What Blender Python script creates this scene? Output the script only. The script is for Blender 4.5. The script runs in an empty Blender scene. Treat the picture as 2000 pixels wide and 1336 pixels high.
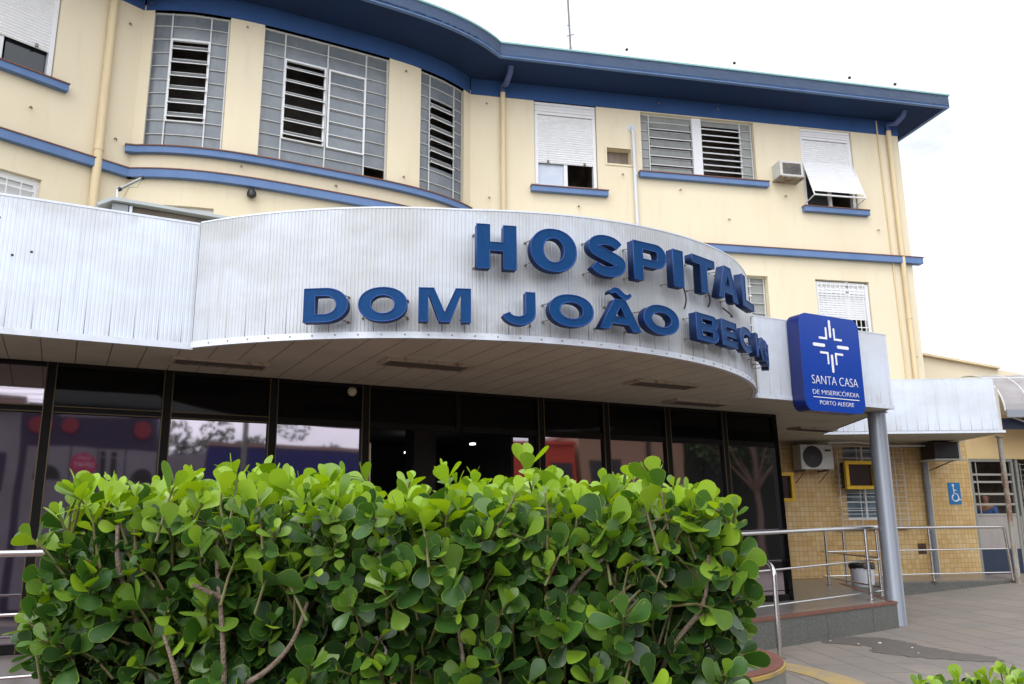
import bpy, bmesh, math, random
import numpy as np
from mathutils import Vector, Matrix
R = math.radians
random.seed(7); rng = np.random.default_rng(7)
S = bpy.context.scene; COL = S.collection

# ---------------------------------------------------------------- camera
cam = bpy.data.cameras.new('camera'); co = bpy.data.objects.new('camera', cam); COL.objects.link(co)
f = 1614.0; cam.sensor_width = 36.0; cam.sensor_fit = 'HORIZONTAL'; cam.lens = 36.0*f/2000.0
cam.clip_start = .05; cam.clip_end = 3000
_p, _r = R(12.3), R(.45)
_fw = Vector((0, math.cos(_p), math.sin(_p))); _rt = Vector((1, 0, 0)); _up = _rt.cross(_fw)
rt = _rt*math.cos(_r)-_up*math.sin(_r); up = _rt*math.sin(_r)+_up*math.cos(_r)
M = Matrix(((rt.x, up.x, -_fw.x, 0), (rt.y, up.y, -_fw.y, 0), (rt.z, up.z, -_fw.z, 1.5), (0, 0, 0, 1)))
co.matrix_world = M; S.camera = co
# ---------------------------------------------------------------- world, sun, exposure
SUN_EL, SUN_ROT = R(58), R(200)
w = bpy.data.worlds.new('World'); S.world = w; w.use_nodes = True
nt = w.node_tree; nt.nodes.clear(); N = nt.nodes.new; LK = nt.links.new
out = N('ShaderNodeOutputWorld'); bg = N('ShaderNodeBackground'); sky = N('ShaderNodeTexSky')
sky.sky_type = 'NISHITA'; sky.sun_disc = False; sky.sun_elevation = SUN_EL; sky.sun_rotation = SUN_ROT
tc = N('ShaderNodeTexCoord'); mp = N('ShaderNodeMapping'); mp.inputs['Scale'].default_value = (1.0, 1.0, 2.6)
mp.inputs['Location'].default_value = (.35, .2, .1)
cl = N('ShaderNodeTexNoise'); cl.inputs['Scale'].default_value = 2.1; cl.inputs['Detail'].default_value = 7; cl.inputs['Roughness'].default_value = .55
cr = N('ShaderNodeMapRange'); cr.inputs['From Min'].default_value = .30; cr.inputs['From Max'].default_value = .46; cr.inputs['To Min'].default_value = .30
mx = N('ShaderNodeMix'); mx.data_type = 'RGBA'
mx.inputs['B'].default_value = (13.5, 13.9, 14.6, 1)      # the lit cloud layer
LK(tc.outputs['Generated'], mp.inputs['Vector']); LK(mp.outputs['Vector'], cl.inputs['Vector']); LK(cl.outputs['Fac'], cr.inputs['Value'])
LK(cr.outputs['Result'], mx.inputs['Factor']); LK(sky.outputs['Color'], mx.inputs['A'])
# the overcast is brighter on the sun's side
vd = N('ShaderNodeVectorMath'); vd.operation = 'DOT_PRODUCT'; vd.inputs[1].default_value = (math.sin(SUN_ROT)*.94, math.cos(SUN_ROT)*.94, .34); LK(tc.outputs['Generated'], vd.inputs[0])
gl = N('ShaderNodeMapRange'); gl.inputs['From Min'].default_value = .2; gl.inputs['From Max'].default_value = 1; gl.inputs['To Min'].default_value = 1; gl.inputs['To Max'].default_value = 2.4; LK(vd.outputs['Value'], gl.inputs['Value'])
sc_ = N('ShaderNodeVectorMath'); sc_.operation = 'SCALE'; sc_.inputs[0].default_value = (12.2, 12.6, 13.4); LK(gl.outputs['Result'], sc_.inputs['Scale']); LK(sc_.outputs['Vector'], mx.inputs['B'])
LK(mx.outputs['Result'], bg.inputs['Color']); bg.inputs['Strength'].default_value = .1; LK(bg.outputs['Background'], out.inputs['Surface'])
sun = bpy.data.lights.new('sun', 'SUN'); sun.energy = 1.0; sun.angle = R(22); sun.color = (1, .96, .9)
so = bpy.data.objects.new('sun', sun); COL.objects.link(so)
so.rotation_euler = (R(90)-SUN_EL, 0, R(180)-SUN_ROT+R(0))
d_sun = Vector((math.sin(SUN_ROT)*math.cos(SUN_EL), math.cos(SUN_ROT)*math.cos(SUN_EL), math.sin(SUN_EL)))
so.rotation_euler = d_sun.to_track_quat('Z', 'Y').to_euler()
S.view_settings.view_transform = 'Standard'; S.view_settings.look = 'None'; S.view_settings.gamma = 1
S.view_settings.use_curve_mapping = False; S.view_settings.exposure = .02
S.cycles.max_bounces = 8; S.cycles.caustics_reflective = False; S.cycles.caustics_refractive = False

# ---------------------------------------------------------------- materials
def mat(name, base, rough=.6, metal=0., noise=None, bump=None, spec=.5, coat=0., trans=0.):
    m = bpy.data.materials.new(name); m.use_nodes = True; t = m.node_tree; b = t.nodes['Principled BSDF']
    b.inputs['Base Color'].default_value = (*base, 1); b.inputs['Roughness'].default_value = rough
    b.inputs['Metallic'].default_value = metal; b.inputs['Specular IOR Level'].default_value = spec
    b.inputs['Coat Weight'].default_value = coat; b.inputs['Coat Roughness'].default_value = .08
    b.inputs['Transmission Weight'].default_value = trans
    n = t.nodes.new; l = t.links.new
    tcn = n('ShaderNodeTexCoord')
    for k, q in enumerate(noise or []):     # (scale xyz, scale, colour, lo, hi, amount)
        sc, s, colr, lo, hi, amt = q
        mpn = n('ShaderNodeMapping'); mpn.inputs['Scale'].default_value = sc; l(tcn.outputs['Object'], mpn.inputs['Vector'])
        nn = n('ShaderNodeTexNoise'); nn.inputs['Scale'].default_value = s; nn.inputs['Detail'].default_value = 8; nn.inputs['Roughness'].default_value = .6
        l(mpn.outputs['Vector'], nn.inputs['Vector'])
        r = n('ShaderNodeMapRange'); r.inputs['From Min'].default_value = lo; r.inputs['From Max'].default_value = hi; r.inputs['To Max'].default_value = amt
        l(nn.outputs['Fac'], r.inputs['Value'])
        x = n('ShaderNodeMix'); x.data_type = 'RGBA'; x.inputs['B'].default_value = (*colr, 1)
        src = b.inputs['Base Color'].links
        if src: l(src[0].from_socket, x.inputs['A'])
        else: x.inputs['A'].default_value = (*base, 1)
        l(r.outputs['Result'], x.inputs['Factor']); l(x.outputs['Result'], b.inputs['Base Color'])
    if bump:
        s, st = bump
        nn = n('ShaderNodeTexNoise'); nn.inputs['Scale'].default_value = s; nn.inputs['Detail'].default_value = 6
        l(tcn.outputs['Object'], nn.inputs['Vector'])
        bn = n('ShaderNodeBump'); bn.inputs['Strength'].default_value = st; bn.inputs['Distance'].default_value = .02
        l(nn.outputs['Fac'], bn.inputs['Height']); l(bn.outputs['Normal'], b.inputs['Normal'])
    return m
CREAM = (.745, .655, .48)
m_wall = mat('cream_render', CREAM, .85, noise=[((1, 1, .25), 1.6, (.68, .58, .39), .45, .75, .5), ((1, 1, .12), 7, (.52, .45, .33), .57, .80, .32), ((1, 1, 1), 30, (.73, .63, .47), .5, .7, .3)], bump=(60, .12))
m_wall2 = mat('yellowish_render', (.66, .48, .24), .85, noise=[((1, 1, .3), 2, (.5, .36, .18), .5, .75, .5)], bump=(60, .12))
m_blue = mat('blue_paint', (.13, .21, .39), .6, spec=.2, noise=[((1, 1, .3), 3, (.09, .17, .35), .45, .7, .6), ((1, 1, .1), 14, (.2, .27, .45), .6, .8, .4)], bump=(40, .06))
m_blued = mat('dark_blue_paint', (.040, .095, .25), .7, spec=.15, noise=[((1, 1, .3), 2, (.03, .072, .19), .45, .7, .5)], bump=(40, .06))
m_cap = mat('green_metal_capping', (.22, .42, .42), .5)
m_redtile = mat('red_clay_edge', (.20, .085, .06), .7, noise=[((1, 1, 1), 20, (.12, .06, .045), .45, .7, .6)])
m_white = mat('white_enamel', (.74, .75, .76), .4, noise=[((1, 1, 1), 9, (.6, .6, .58), .5, .8, .4)])
m_steel = mat('pale_steel_frame', (.60, .61, .60), .5, noise=[((1, 1, 1), 25, (.4, .33, .26), .58, .75, .6)])
m_frost = mat('wired_glass', (.15, .17, .195), .2, noise=[((1, 1, 1), 2.5, (.22, .24, .25), .4, .7, .8), ((1, 1, .3), 9, (.10, .11, .12), .55, .8, .6)], spec=.6)
m_frost2 = mat('frosted_louvre_glass', (.26, .27, .26), .3, noise=[((1, 1, 1), 5, (.18, .19, .18), .45, .7, .7)], spec=.6)
m_dark = mat('dark_interior', (.20, .17, .14), .9, noise=[((1, 1, 1), 2.5, (.08, .07, .06), .4, .65, .9)])
m_pane = mat('window_glass', (.02, .025, .03), .05, spec=.9)
m_shut = mat('white_shutter', (.78, .78, .79), .45, noise=[((1, 1, .4), 6, (.62, .61, .6), .5, .8, .4)])
m_pipe = mat('painted_downpipe', (.68, .55, .34), .6, noise=[((1, 1, .2), 6, (.5, .4, .26), .5, .75, .6)])
m_pipeb = mat('blue_downpipe', (.07, .10, .24), .6)
m_pvc = mat('white_plastic_pipe', (.62, .64, .68), .5)
m_rust = mat('rusty_steel', (.27, .26, .22), .7, noise=[((1, 1, .4), 5, (.16, .07, .03), .45, .6, .9), ((1, 1, 1), 18, (.4, .38, .35), .55, .7, .7)])
m_col = mat('grey_column_paint', (.27, .29, .33), .32, .35, noise=[((1, 1, .3), 4, (.28, .3, .34), .5, .8, .5)])
m_soff = mat('soffit_board', (.53, .50, .41), .65, noise=[((1, 1, 1), 1.4, (.40, .375, .30), .42, .7, .7), ((1, 1, 1), 12, (.3, .26, .2), .6, .8, .4)])
m_let = mat('blue_letter_face', (.003, .050, .165), .5, noise=[((1, 1, .6), 14, (.005, .035, .11), .45, .7, .7), ((1, 1, 1), 40, (.012, .10, .28), .6, .8, .5)], spec=.12)
m_rim = mat('blue_letter_rim', (.012, .06, .25), .5, noise=[((1, 1, 1), 22, (.015, .03, .12), .5, .75, .7)], spec=.35)
m_side = mat('blue_letter_side', (.004, .022, .09), .55, noise=[((1, 1, .5), 12, (.03, .06, .13), .5, .75, .7)], spec=.35)
m_sign = mat('royal_blue_sign', (.004, .045, .31), .22, noise=[((1, 1, 1), 3, (.01, .05, .36), .4, .7, .5)], spec=.5)
m_signs = mat('navy_sign_side', (.006, .016, .13), .3)
m_swhite = mat('white_vinyl', (.82, .82, .84), .4)
m_inox = mat('brushed_stainless', (.62, .61, .60), .24, 1., noise=[((1, 1, 1), 20, (.45, .44, .43), .5, .8, .5)])
m_frame = mat('dark_bronze_frame', (.008, .007, .006), .7, .0, spec=.15)
m_frameb = mat('bronze_bead', (.10, .07, .03), .5, .4)
m_redf = mat('red_terrazzo', (.20, .075, .05), .45, noise=[((1, 1, 1), 6, (.13, .065, .052), .4, .7, .8), ((1, 1, 1), 50, (.26, .14, .11), .6, .75, .6)])
m_yel = mat('yellow_paint_worn', (.42, .29, .07), .7, noise=[((1, 1, 1), 5, (.25, .19, .12), .45, .65, .8)])
m_yelbox = mat('yellow_plastic', (.68, .42, .015), .4, noise=[((1, 1, 1), 8, (.5, .3, .02), .5, .75, .5)])
m_black = mat('black_plastic', (.015, .015, .016), .4)
m_acw = mat('aged_white_casing', (.55, .55, .53), .5, noise=[((1, 1, 1), 8, (.4, .39, .36), .5, .75, .6)])
m_granite = mat('grey_granite', (.105, .108, .095), .5, noise=[((1, 1, 1), 55, (.20, .205, .185), .5, .62, .8), ((1, 1, 1), 140, (.05, .05, .05), .58, .68, .8), ((1, 1, .5), 2, (.09, .09, .085), .5, .75, .6)])
m_conc = mat('worn_concrete', (.20, .20, .18), .85, noise=[((1, 1, 1), 3, (.12, .13, .11), .45, .7, .7), ((1, 1, 1), 60, (.3, .3, .28), .55, .7, .5)], bump=(50, .2))
m_floor = mat('polished_floor', (.21, .185, .165), .28, noise=[((1, 1, 1), 2, (.15, .13, .115), .4, .7, .7), ((1, 1, 1), 60, (.27, .25, .23), .55, .7, .5)], spec=.6)
m_bark = mat('grey_brown_bark', (.17, .12, .085), .8, noise=[((1, 1, 1), 60, (.3, .24, .19), .5, .7, .7)], bump=(150, .5))
m_twig = mat('green_twig', (.10, .11, .03), .6, noise=[((1, 1, 1), 40, (.13, .055, .03), .45, .65, .8)])
m_soil = mat('soil', (.05, .035, .025), .9)

def nodes_of(m): t = m.node_tree; return t, t.nodes, t.links.new, t.nodes['Principled BSDF']

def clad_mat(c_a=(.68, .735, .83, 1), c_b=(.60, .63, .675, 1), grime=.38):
    m = mat('ribbed_aluminium_cladding', (.70, .73, .78), .42, .25); t, n, l, b = nodes_of(m)
    at = n.new('ShaderNodeAttribute'); at.attribute_name = 'along'; ah = n.new('ShaderNodeAttribute'); ah.attribute_name = 'high'
    def math_(op, a, bb=None, c=None):
        q = n.new('ShaderNodeMath'); q.operation = op
        for i, vv in enumerate((a, bb, c)):
            if vv is None: continue
            if isinstance(vv, (int, float)): q.inputs[i].default_value = vv
            else: l(vv, q.inputs[i])
        return q.outputs[0]
    def noise(sx, sy, det=6, seed=0.):
        c = n.new('ShaderNodeCombineXYZ'); l(math_('MULTIPLY', at.outputs['Fac'], sx), c.inputs[0]); l(math_('MULTIPLY', ah.outputs['Fac'], sy), c.inputs[1]); c.inputs[2].default_value = seed
        q = n.new('ShaderNodeTexNoise'); q.inputs['Scale'].default_value = 1; q.inputs['Detail'].default_value = det; q.inputs['Roughness'].default_value = .6
        l(c.outputs[0], q.inputs['Vector']); return q.outputs['Fac']
    def rng_(v, a, bb, c=0., d=1.):
        q = n.new('ShaderNodeMapRange'); l(v, q.inputs['Value'])
        for k, x in zip(('From Min', 'From Max', 'To Min', 'To Max'), (a, bb, c, d)): q.inputs[k].default_value = x
        return q.outputs['Result']
    def mix(a, bcol, fac):
        q = n.new('ShaderNodeMix'); q.data_type = 'RGBA'; l(a, q.inputs['A']) if not isinstance(a, tuple) else None
        if isinstance(a, tuple): q.inputs['A'].default_value = a
        q.inputs['B'].default_value = bcol; l(fac, q.inputs['Factor']); return q.outputs['Result']
    base = mix(c_a, c_b, rng_(noise(.7, 1.2, 4), .42, .62))
    base = mix(base, (.47, .47, .46, 1), math_('MULTIPLY', rng_(noise(9, .9, 8, 3.), .50, .74), grime))      # vertical grime streaks
    base = mix(base, (.38, .36, .34, 1), math_('MULTIPLY', rng_(noise(34, 1.3, 5, 9.), .60, .78), .35))
    # board joints, stained darker for the lowest part of each board
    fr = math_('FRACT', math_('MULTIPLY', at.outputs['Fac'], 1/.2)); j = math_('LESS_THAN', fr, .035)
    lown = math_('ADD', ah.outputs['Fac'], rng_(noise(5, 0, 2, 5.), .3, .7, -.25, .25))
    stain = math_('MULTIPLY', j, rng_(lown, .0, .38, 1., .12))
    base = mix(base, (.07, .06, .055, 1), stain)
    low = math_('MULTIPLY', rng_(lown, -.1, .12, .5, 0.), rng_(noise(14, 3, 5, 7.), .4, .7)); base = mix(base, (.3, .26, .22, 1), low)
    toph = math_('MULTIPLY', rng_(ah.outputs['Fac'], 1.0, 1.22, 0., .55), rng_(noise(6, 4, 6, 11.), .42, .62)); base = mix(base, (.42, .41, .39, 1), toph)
    l(base, b.inputs['Base Color']); b.inputs['Metallic'].default_value = .15
    return m
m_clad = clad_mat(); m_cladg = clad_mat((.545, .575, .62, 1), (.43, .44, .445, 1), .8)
m_trim = mat('pale_metal_trim', (.68, .72, .79), .4, .2, noise=[((1, 1, 1), 12, (.5, .5, .5), .5, .75, .6)])

def tile_mat():
    m = mat('small_yellow_wall_tiles', (.6, .45, .25), .3); t, n, l, b = nodes_of(m)
    at = n.new('ShaderNodeAttribute'); at.attribute_name = 'along'; ah = n.new('ShaderNodeAttribute'); ah.attribute_name = 'high'
    c = n.new('ShaderNodeCombineXYZ'); l(at.outputs['Fac'], c.inputs[0]); l(ah.outputs['Fac'], c.inputs[1])
    br = n.new('ShaderNodeTexBrick'); br.offset = 0; br.inputs['Scale'].default_value = 1
    br.inputs['Brick Width'].default_value = .098; br.inputs['Row Height'].default_value = .098; br.inputs['Mortar Size'].default_value = .0030
    br.inputs['Color1'].default_value = (.60, .40, .16, 1); br.inputs['Color2'].default_value = (.68, .51, .27, 1); br.inputs['Mortar'].default_value = (.24, .15, .07, 1)
    l(c.outputs[0], br.inputs['Vector'])
    vo = n.new('ShaderNodeTexNoise'); vo.inputs['Scale'].default_value = 1.7; l(c.outputs[0], vo.inputs['Vector'])
    r = n.new('ShaderNodeMapRange'); r.inputs['From Min'].default_value = .4; r.inputs['From Max'].default_value = .7; r.inputs['To Max'].default_value = .7; l(vo.outputs['Fac'], r.inputs['Value'])
    x = n.new('ShaderNodeMix'); x.data_type = 'RGBA'; x.blend_type = 'MULTIPLY'; x.inputs['B'].default_value = (.85, .72, .55, 1); l(r.outputs['Result'], x.inputs['Factor']); l(br.outputs['Color'], x.inputs['A']); l(x.outputs['Result'], b.inputs['Base Color'])
    bn = n.new('ShaderNodeBump'); bn.inputs['Strength'].default_value = .4; bn.inputs['Distance'].default_value = .004; bn.invert = True
    l(br.outputs['Fac'], bn.inputs['Height']); l(bn.outputs['Normal'], b.inputs['Normal'])
    return m
m_tile = tile_mat()

def glass_mat():     # tinted mirror-like solar glass of the entrance
    m = mat('violet_tinted_glass', (.006, .005, .007), .03, spec=1.0); t, n, l, b = nodes_of(m)
    b.inputs['IOR'].default_value = 2.7; b.inputs['Specular Tint'].default_value = (.90, .80, .90, 1)
    tcn = n.new('ShaderNodeTexCoord'); nn = n.new('ShaderNodeTexNoise'); nn.inputs['Scale'].default_value = .9; nn.inputs['Detail'].default_value = 1
    l(tcn.outputs['Object'], nn.inputs['Vector']); bn = n.new('ShaderNodeBump'); bn.inputs['Strength'].default_value = .4; bn.inputs['Distance'].default_value = .008
    l(nn.outputs['Fac'], bn.inputs['Height']); l(bn.outputs['Normal'], b.inputs['Normal'])
    return m
m_glass = glass_mat()
m_glassd = mat('dark_reflection_glass', (.004, .004, .004), .05, spec=.12)  # darker, duller copy of the tinted glass; dark reflection put into the material

def paving_mat():
    m = mat('paving', (.25, .21, .18), .75); t, n, l, b = nodes_of(m)
    tcn = n.new('ShaderNodeTexCoord'); mpn = n.new('ShaderNodeMapping'); mpn.inputs['Rotation'].default_value = (0, 0, R(86)); l(tcn.outputs['Object'], mpn.inputs['Vector'])
    br = n.new('ShaderNodeTexBrick'); br.offset = .5; br.inputs['Scale'].default_value = 1; br.inputs['Brick Width'].default_value = 1.0; br.inputs['Row Height'].default_value = .42
    br.inputs['Mortar Size'].default_value = .008; br.inputs['Mortar Smooth'].default_value = .2
    br.inputs['Color1'].default_value = (.215, .180, .150, 1); br.inputs['Color2'].default_value = (.245, .208, .175, 1); br.inputs['Mortar'].default_value = (.07, .06, .05, 1)
    l(mpn.outputs['Vector'], br.inputs['Vector'])
    last = br.outputs['Color']
    for s, lo, hi, amt, c in ((.8, .42, .66, .6, (.16, .15, .14, 1)), (5, .5, .75, .5, (.17, .15, .14, 1)), (80, .55, .72, .5, (.36, .33, .3, 1)), (26, .66, .72, .5, (.45, .43, .4, 1))):
        q = n.new('ShaderNodeTexNoise'); q.inputs['Scale'].default_value = s; q.inputs['Detail'].default_value = 6; l(tcn.outputs['Object'], q.inputs['Vector'])
        r = n.new('ShaderNodeMapRange'); r.inputs['From Min'].default_value = lo; r.inputs['From Max'].default_value = hi; r.inputs['To Max'].default_value = amt; l(q.outputs['Fac'], r.inputs['Value'])
        x = n.new('ShaderNodeMix'); x.data_type = 'RGBA'; x.inputs['B'].default_value = c; l(last, x.inputs['A']); l(r.outputs['Result'], x.inputs['Factor']); last = x.outputs['Result']
    l(last, b.inputs['Base Color'])
    bn = n.new('ShaderNodeBump'); bn.inputs['Strength'].default_value = .5; bn.inputs['Distance'].default_value = .006; bn.invert = True; l(br.outputs['Fac'], bn.inputs['Height']); l(bn.outputs['Normal'], b.inputs['Normal'])
    return m
m_pave = paving_mat()
m_wet = mat('wet_paving', (.125, .108, .092), .55, noise=[((1, 1, 1), 9, (.07, .065, .06), .4, .7, .8), ((1, 1, 1), 60, (.3, .28, .26), .66, .72, .6)], spec=.5)

def leaf_mat(name, c1, c2, c3):
    m = bpy.data.materials.new(name); m.use_nodes = True; t, n, l, b = nodes_of(m)
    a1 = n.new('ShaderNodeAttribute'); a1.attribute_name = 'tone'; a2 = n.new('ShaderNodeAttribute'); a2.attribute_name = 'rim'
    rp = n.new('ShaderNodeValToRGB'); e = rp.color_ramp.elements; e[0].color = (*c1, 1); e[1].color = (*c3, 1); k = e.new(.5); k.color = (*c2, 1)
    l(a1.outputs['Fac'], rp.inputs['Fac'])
    x = n.new('ShaderNodeMix'); x.data_type = 'RGBA'; x.inputs['B'].default_value = (.36, .52, .06, 1)
    r = n.new('ShaderNodeMapRange'); r.inputs['From Min'].default_value = .88; r.inputs['From Max'].default_value = 1.; r.inputs['To Max'].default_value = .6; l(a2.outputs['Fac'], r.inputs['Value'])
    l(rp.outputs['Color'], x.inputs['A']); l(r.outputs['Result'], x.inputs['Factor'])
    tcn = n.new('ShaderNodeTexCoord'); nn = n.new('ShaderNodeTexNoise'); nn.inputs['Scale'].default_value = 45; nn.inputs['Detail'].default_value = 5; l(tcn.outputs['Object'], nn.inputs['Vector'])
    r2 = n.new('ShaderNodeMapRange'); r2.inputs['From Min'].default_value = .67; r2.inputs['From Max'].default_value = .75; r2.inputs['To Max'].default_value = .7; l(nn.outputs['Fac'], r2.inputs['Value'])
    x2 = n.new('ShaderNodeMix'); x2.data_type = 'RGBA'; x2.inputs['B'].default_value = (.30, .26, .10, 1); l(x.outputs['Result'], x2.inputs['A']); l(r2.outputs['Result'], x2.inputs['Factor'])
    l(x2.outputs['Result'], b.inputs['Base Color']); b.inputs['Roughness'].default_value = .36; b.inputs['Specular IOR Level'].default_value = .6
    nb = n.new('ShaderNodeTexNoise'); nb.inputs['Scale'].default_value = 90; l(tcn.outputs['Object'], nb.inputs['Vector'])
    bn = n.new('ShaderNodeBump'); bn.inputs['Strength'].default_value = .12; bn.inputs['Distance'].default_value = .004; l(nb.outputs['Fac'], bn.inputs['Height']); l(bn.outputs['Normal'], b.inputs['Normal'])
    tr = n.new('ShaderNodeBsdfTranslucent'); hs = n.new('ShaderNodeHueSaturation'); hs.inputs['Saturation'].default_value = 1.15; hs.inputs['Value'].default_value = 1.9
    hs.inputs['Hue'].default_value = .485
    l(x2.outputs['Result'], hs.inputs['Color']); l(hs.outputs['Color'], tr.inputs['Color'])
    ms = n.new('ShaderNodeMixShader'); ms.inputs[0].default_value = .27; l(b.outputs[0], ms.inputs[1]); l(tr.outputs[0], ms.inputs[2]); l(ms.outputs[0], n['Material Output'].inputs['Surface'])
    return m
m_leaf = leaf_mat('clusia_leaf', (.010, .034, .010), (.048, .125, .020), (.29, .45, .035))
m_tree = mat('tree_leaf', (.05, .09, .03), .6, noise=[((1, 1, 1), 1.2, (.09, .14, .04), .45, .65, .8)])
m_lamp = bpy.data.materials.new('lit_tube'); m_lamp.use_nodes = True
m_lamp.node_tree.nodes['Principled BSDF'].inputs['Emission Color'].default_value = (.9, .95, 1, 1); m_lamp.node_tree.nodes['Principled BSDF'].inputs['Emission Strength'].default_value = 2.5

# ---------------------------------------------------------------- frames along walls
def line_frame(o, deg):
    a = R(deg); dx, dy = math.cos(a), math.sin(a)
    def F(s, o_, z): return (o[0]+dx*s+dy*o_, o[1]+dy*s-dx*o_, z)
    return F
O2 = (-3.6, 14.35); AX = R(28.3); ux, uy = math.cos(AX), math.sin(AX); vx, vy = math.sin(AX), -math.cos(AX)
def LOC(s, t, z): return (O2[0]+ux*s+vx*t, O2[1]+uy*s+vy*t, z)       # canopy axes: s along, t outwards
RW = line_frame((-.844, 15.83), 12.0); LW = line_frame((-6.36, 12.87), 49.4); LWLEN = 9.
def BAY(s, o, z): return LOC(s, .55*(1-min(1, abs(s/3.15))**3.5)+o, z)
GL = lambda s, o, z: LOC(s, 5.12+o-.030*(z-.36)+.03, z)      # the glass front leans back a little
CS = lambda s, o, z: LOC(s, 6.33+o, z)
BR = 4.44
def BUL(a, o, z): q = R(a); return LOC(.756+(BR+o)*math.sin(q), 3.63+(BR+o)*math.cos(q), z)
A0, A1 = -51.2, 54.6          # where the round part of the canopy meets the straight one
WLD = lambda x, y, z: (x, y, z)

class MB:
    def __init__(s): s.v = []; s.f = []; s.al = []; s.hi = []
    def box(s, F, s0, s1, o0, o1, z0, z1, n=1, zf=None, al=0.):
        b = len(s.v)
        for i in range(n+1):
            q = s0+(s1-s0)*i/n
            for o, z in ((o0, z0), (o1, z0), (o1, z1), (o0, z1)):
                s.v.append(F(q, o, zf(q, z) if zf else z)); s.al.append(q+al); s.hi.append(z)
        for i in range(n):
            k = b+4*i
            for j in range(4): s.f.append((k+j, k+(j+1) % 4, k+4+(j+1) % 4, k+4+j))
        s.f.append((b, b+3, b+2, b+1)); k = b+4*n; s.f.append((k, k+1, k+2, k+3)); return s
    def quad(s, F, pts, al=0.):
        b = len(s.v)
        for p in pts: s.v.append(F(*p)); s.al.append(p[0]+al); s.hi.append(p[2])
        s.f.append(tuple(range(b, b+len(pts)))); return s
    def ribbon(s, F, ss, o, z0, z1):
        b = len(s.v)
        for q in ss:
            for z in (z0, z1): s.v.append(F(q, o, z)); s.al.append(q); s.hi.append(z)
        for i in range(len(ss)-1): k = b+2*i; s.f.append((k, k+2, k+3, k+1))
        return s
    def tube(s, pts, r, n=8, r2=None, cap=True):
        pts = [Vector(p) for p in pts]; b = len(s.v); L = len(pts); prev = None
        for i, p in enumerate(pts):
            d = (pts[min(i+1, L-1)]-pts[max(i-1, 0)]).normalized()
            if prev is None: a = d.orthogonal().normalized()
            else: a = (prev-d*prev.dot(d)).normalized()
            prev = a; c = d.cross(a); rr = r if r2 is None else r+(r2-r)*i/(L-1)
            for k in range(n):
                t = 2*math.pi*k/n; q = p+(a*math.cos(t)+c*math.sin(t))*rr; s.v.append(tuple(q)); s.al.append(0); s.hi.append(q.z)
        for i in range(L-1):
            for k in range(n): s.f.append((b+i*n+k, b+i*n+(k+1) % n, b+(i+1)*n+(k+1) % n, b+(i+1)*n+k))
        if cap: s.f.append(tuple(b+k for k in range(n))[::-1]); s.f.append(tuple(b+(L-1)*n+k for k in range(n)))
        return s
    def prism(s, poly, z0, z1, F=WLD):
        b = len(s.v); n = len(poly)
        for z in (z0, z1):
            for p in poly: s.v.append(F(p[0], p[1], z)); s.al.append(p[0]); s.hi.append(z)
        s.f.append(tuple(b+i for i in range(n))[::-1]); s.f.append(tuple(b+n+i for i in range(n)))
        for i in range(n): s.f.append((b+i, b+(i+1) % n, b+n+(i+1) % n, b+n+i))
        return s
    def lathe(s, c, prof, n=24, ax=None):
        b = len(s.v); c = Vector(c)
        if ax is None: ax = Vector((0, 0, 1))
        ax = Vector(ax).normalized(); a = ax.orthogonal().normalized(); d = ax.cross(a)
        for r, h in prof:
            for k in range(n):
                t = 2*math.pi*k/n; q = c+ax*h+(a*math.cos(t)+d*math.sin(t))*r; s.v.append(tuple(q)); s.al.append(t); s.hi.append(h)
        for i in range(len(prof)-1):
            for k in range(n): s.f.append((b+i*n+k, b+i*n+(k+1) % n, b+(i+1)*n+(k+1) % n, b+(i+1)*n+k))
        s.f.append(tuple(b+k for k in range(n))[::-1]); s.f.append(tuple(b+(len(prof)-1)*n+k for k in range(n))); return s
    def add(s, name, m, parent=None, smooth=False, bevel=0, attrs=False):
        me = bpy.data.meshes.new(name); me.from_pydata(s.v, [], s.f); me.validate()
        if attrs:
            for nm, dat in (('along', s.al), ('high', s.hi)):
                a = me.attributes.new(nm, 'FLOAT', 'POINT'); a.data.foreach_set('value', dat)
        me.materials.append(m); o = bpy.data.objects.new(name, me); COL.objects.link(o)
        bm = bmesh.new(); bm.from_mesh(me); bmesh.ops.recalc_face_normals(bm, faces=bm.faces); bm.to_mesh(me); bm.free()
        if parent is not None:
            o.parent = parent; pw = parent.get('_w', None)
            off = world_of(parent); me.transform(Matrix.Translation(-off))
        if smooth:
            for p in me.polygons: p.use_smooth = True
            try: me.set_sharp_from_angle(angle=R(40))
            except Exception: pass
        if bevel:
            b = o.modifiers.new('bevel', 'BEVEL'); b.width = bevel; b.segments = 2; b.limit_method = 'ANGLE'
        return o
def world_of(o):
    v = Vector((0, 0, 0))
    while o is not None: v += Vector(o.location); o = o.parent
    return v
def thing(name, label, cat, loc=(0, 0, 0), group=None):
    o = bpy.data.objects.new(name, None); o.empty_display_size = .2; COL.objects.link(o); o.location = loc
    o['label'] = label; o['category'] = cat
    if group: o['group'] = group
    return o
def tag(o, label, cat, group=None):
    o['label'] = label; o['category'] = cat
    if group: o['group'] = group
    return o
def struct(o): o['kind'] = 'structure'; return o

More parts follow.
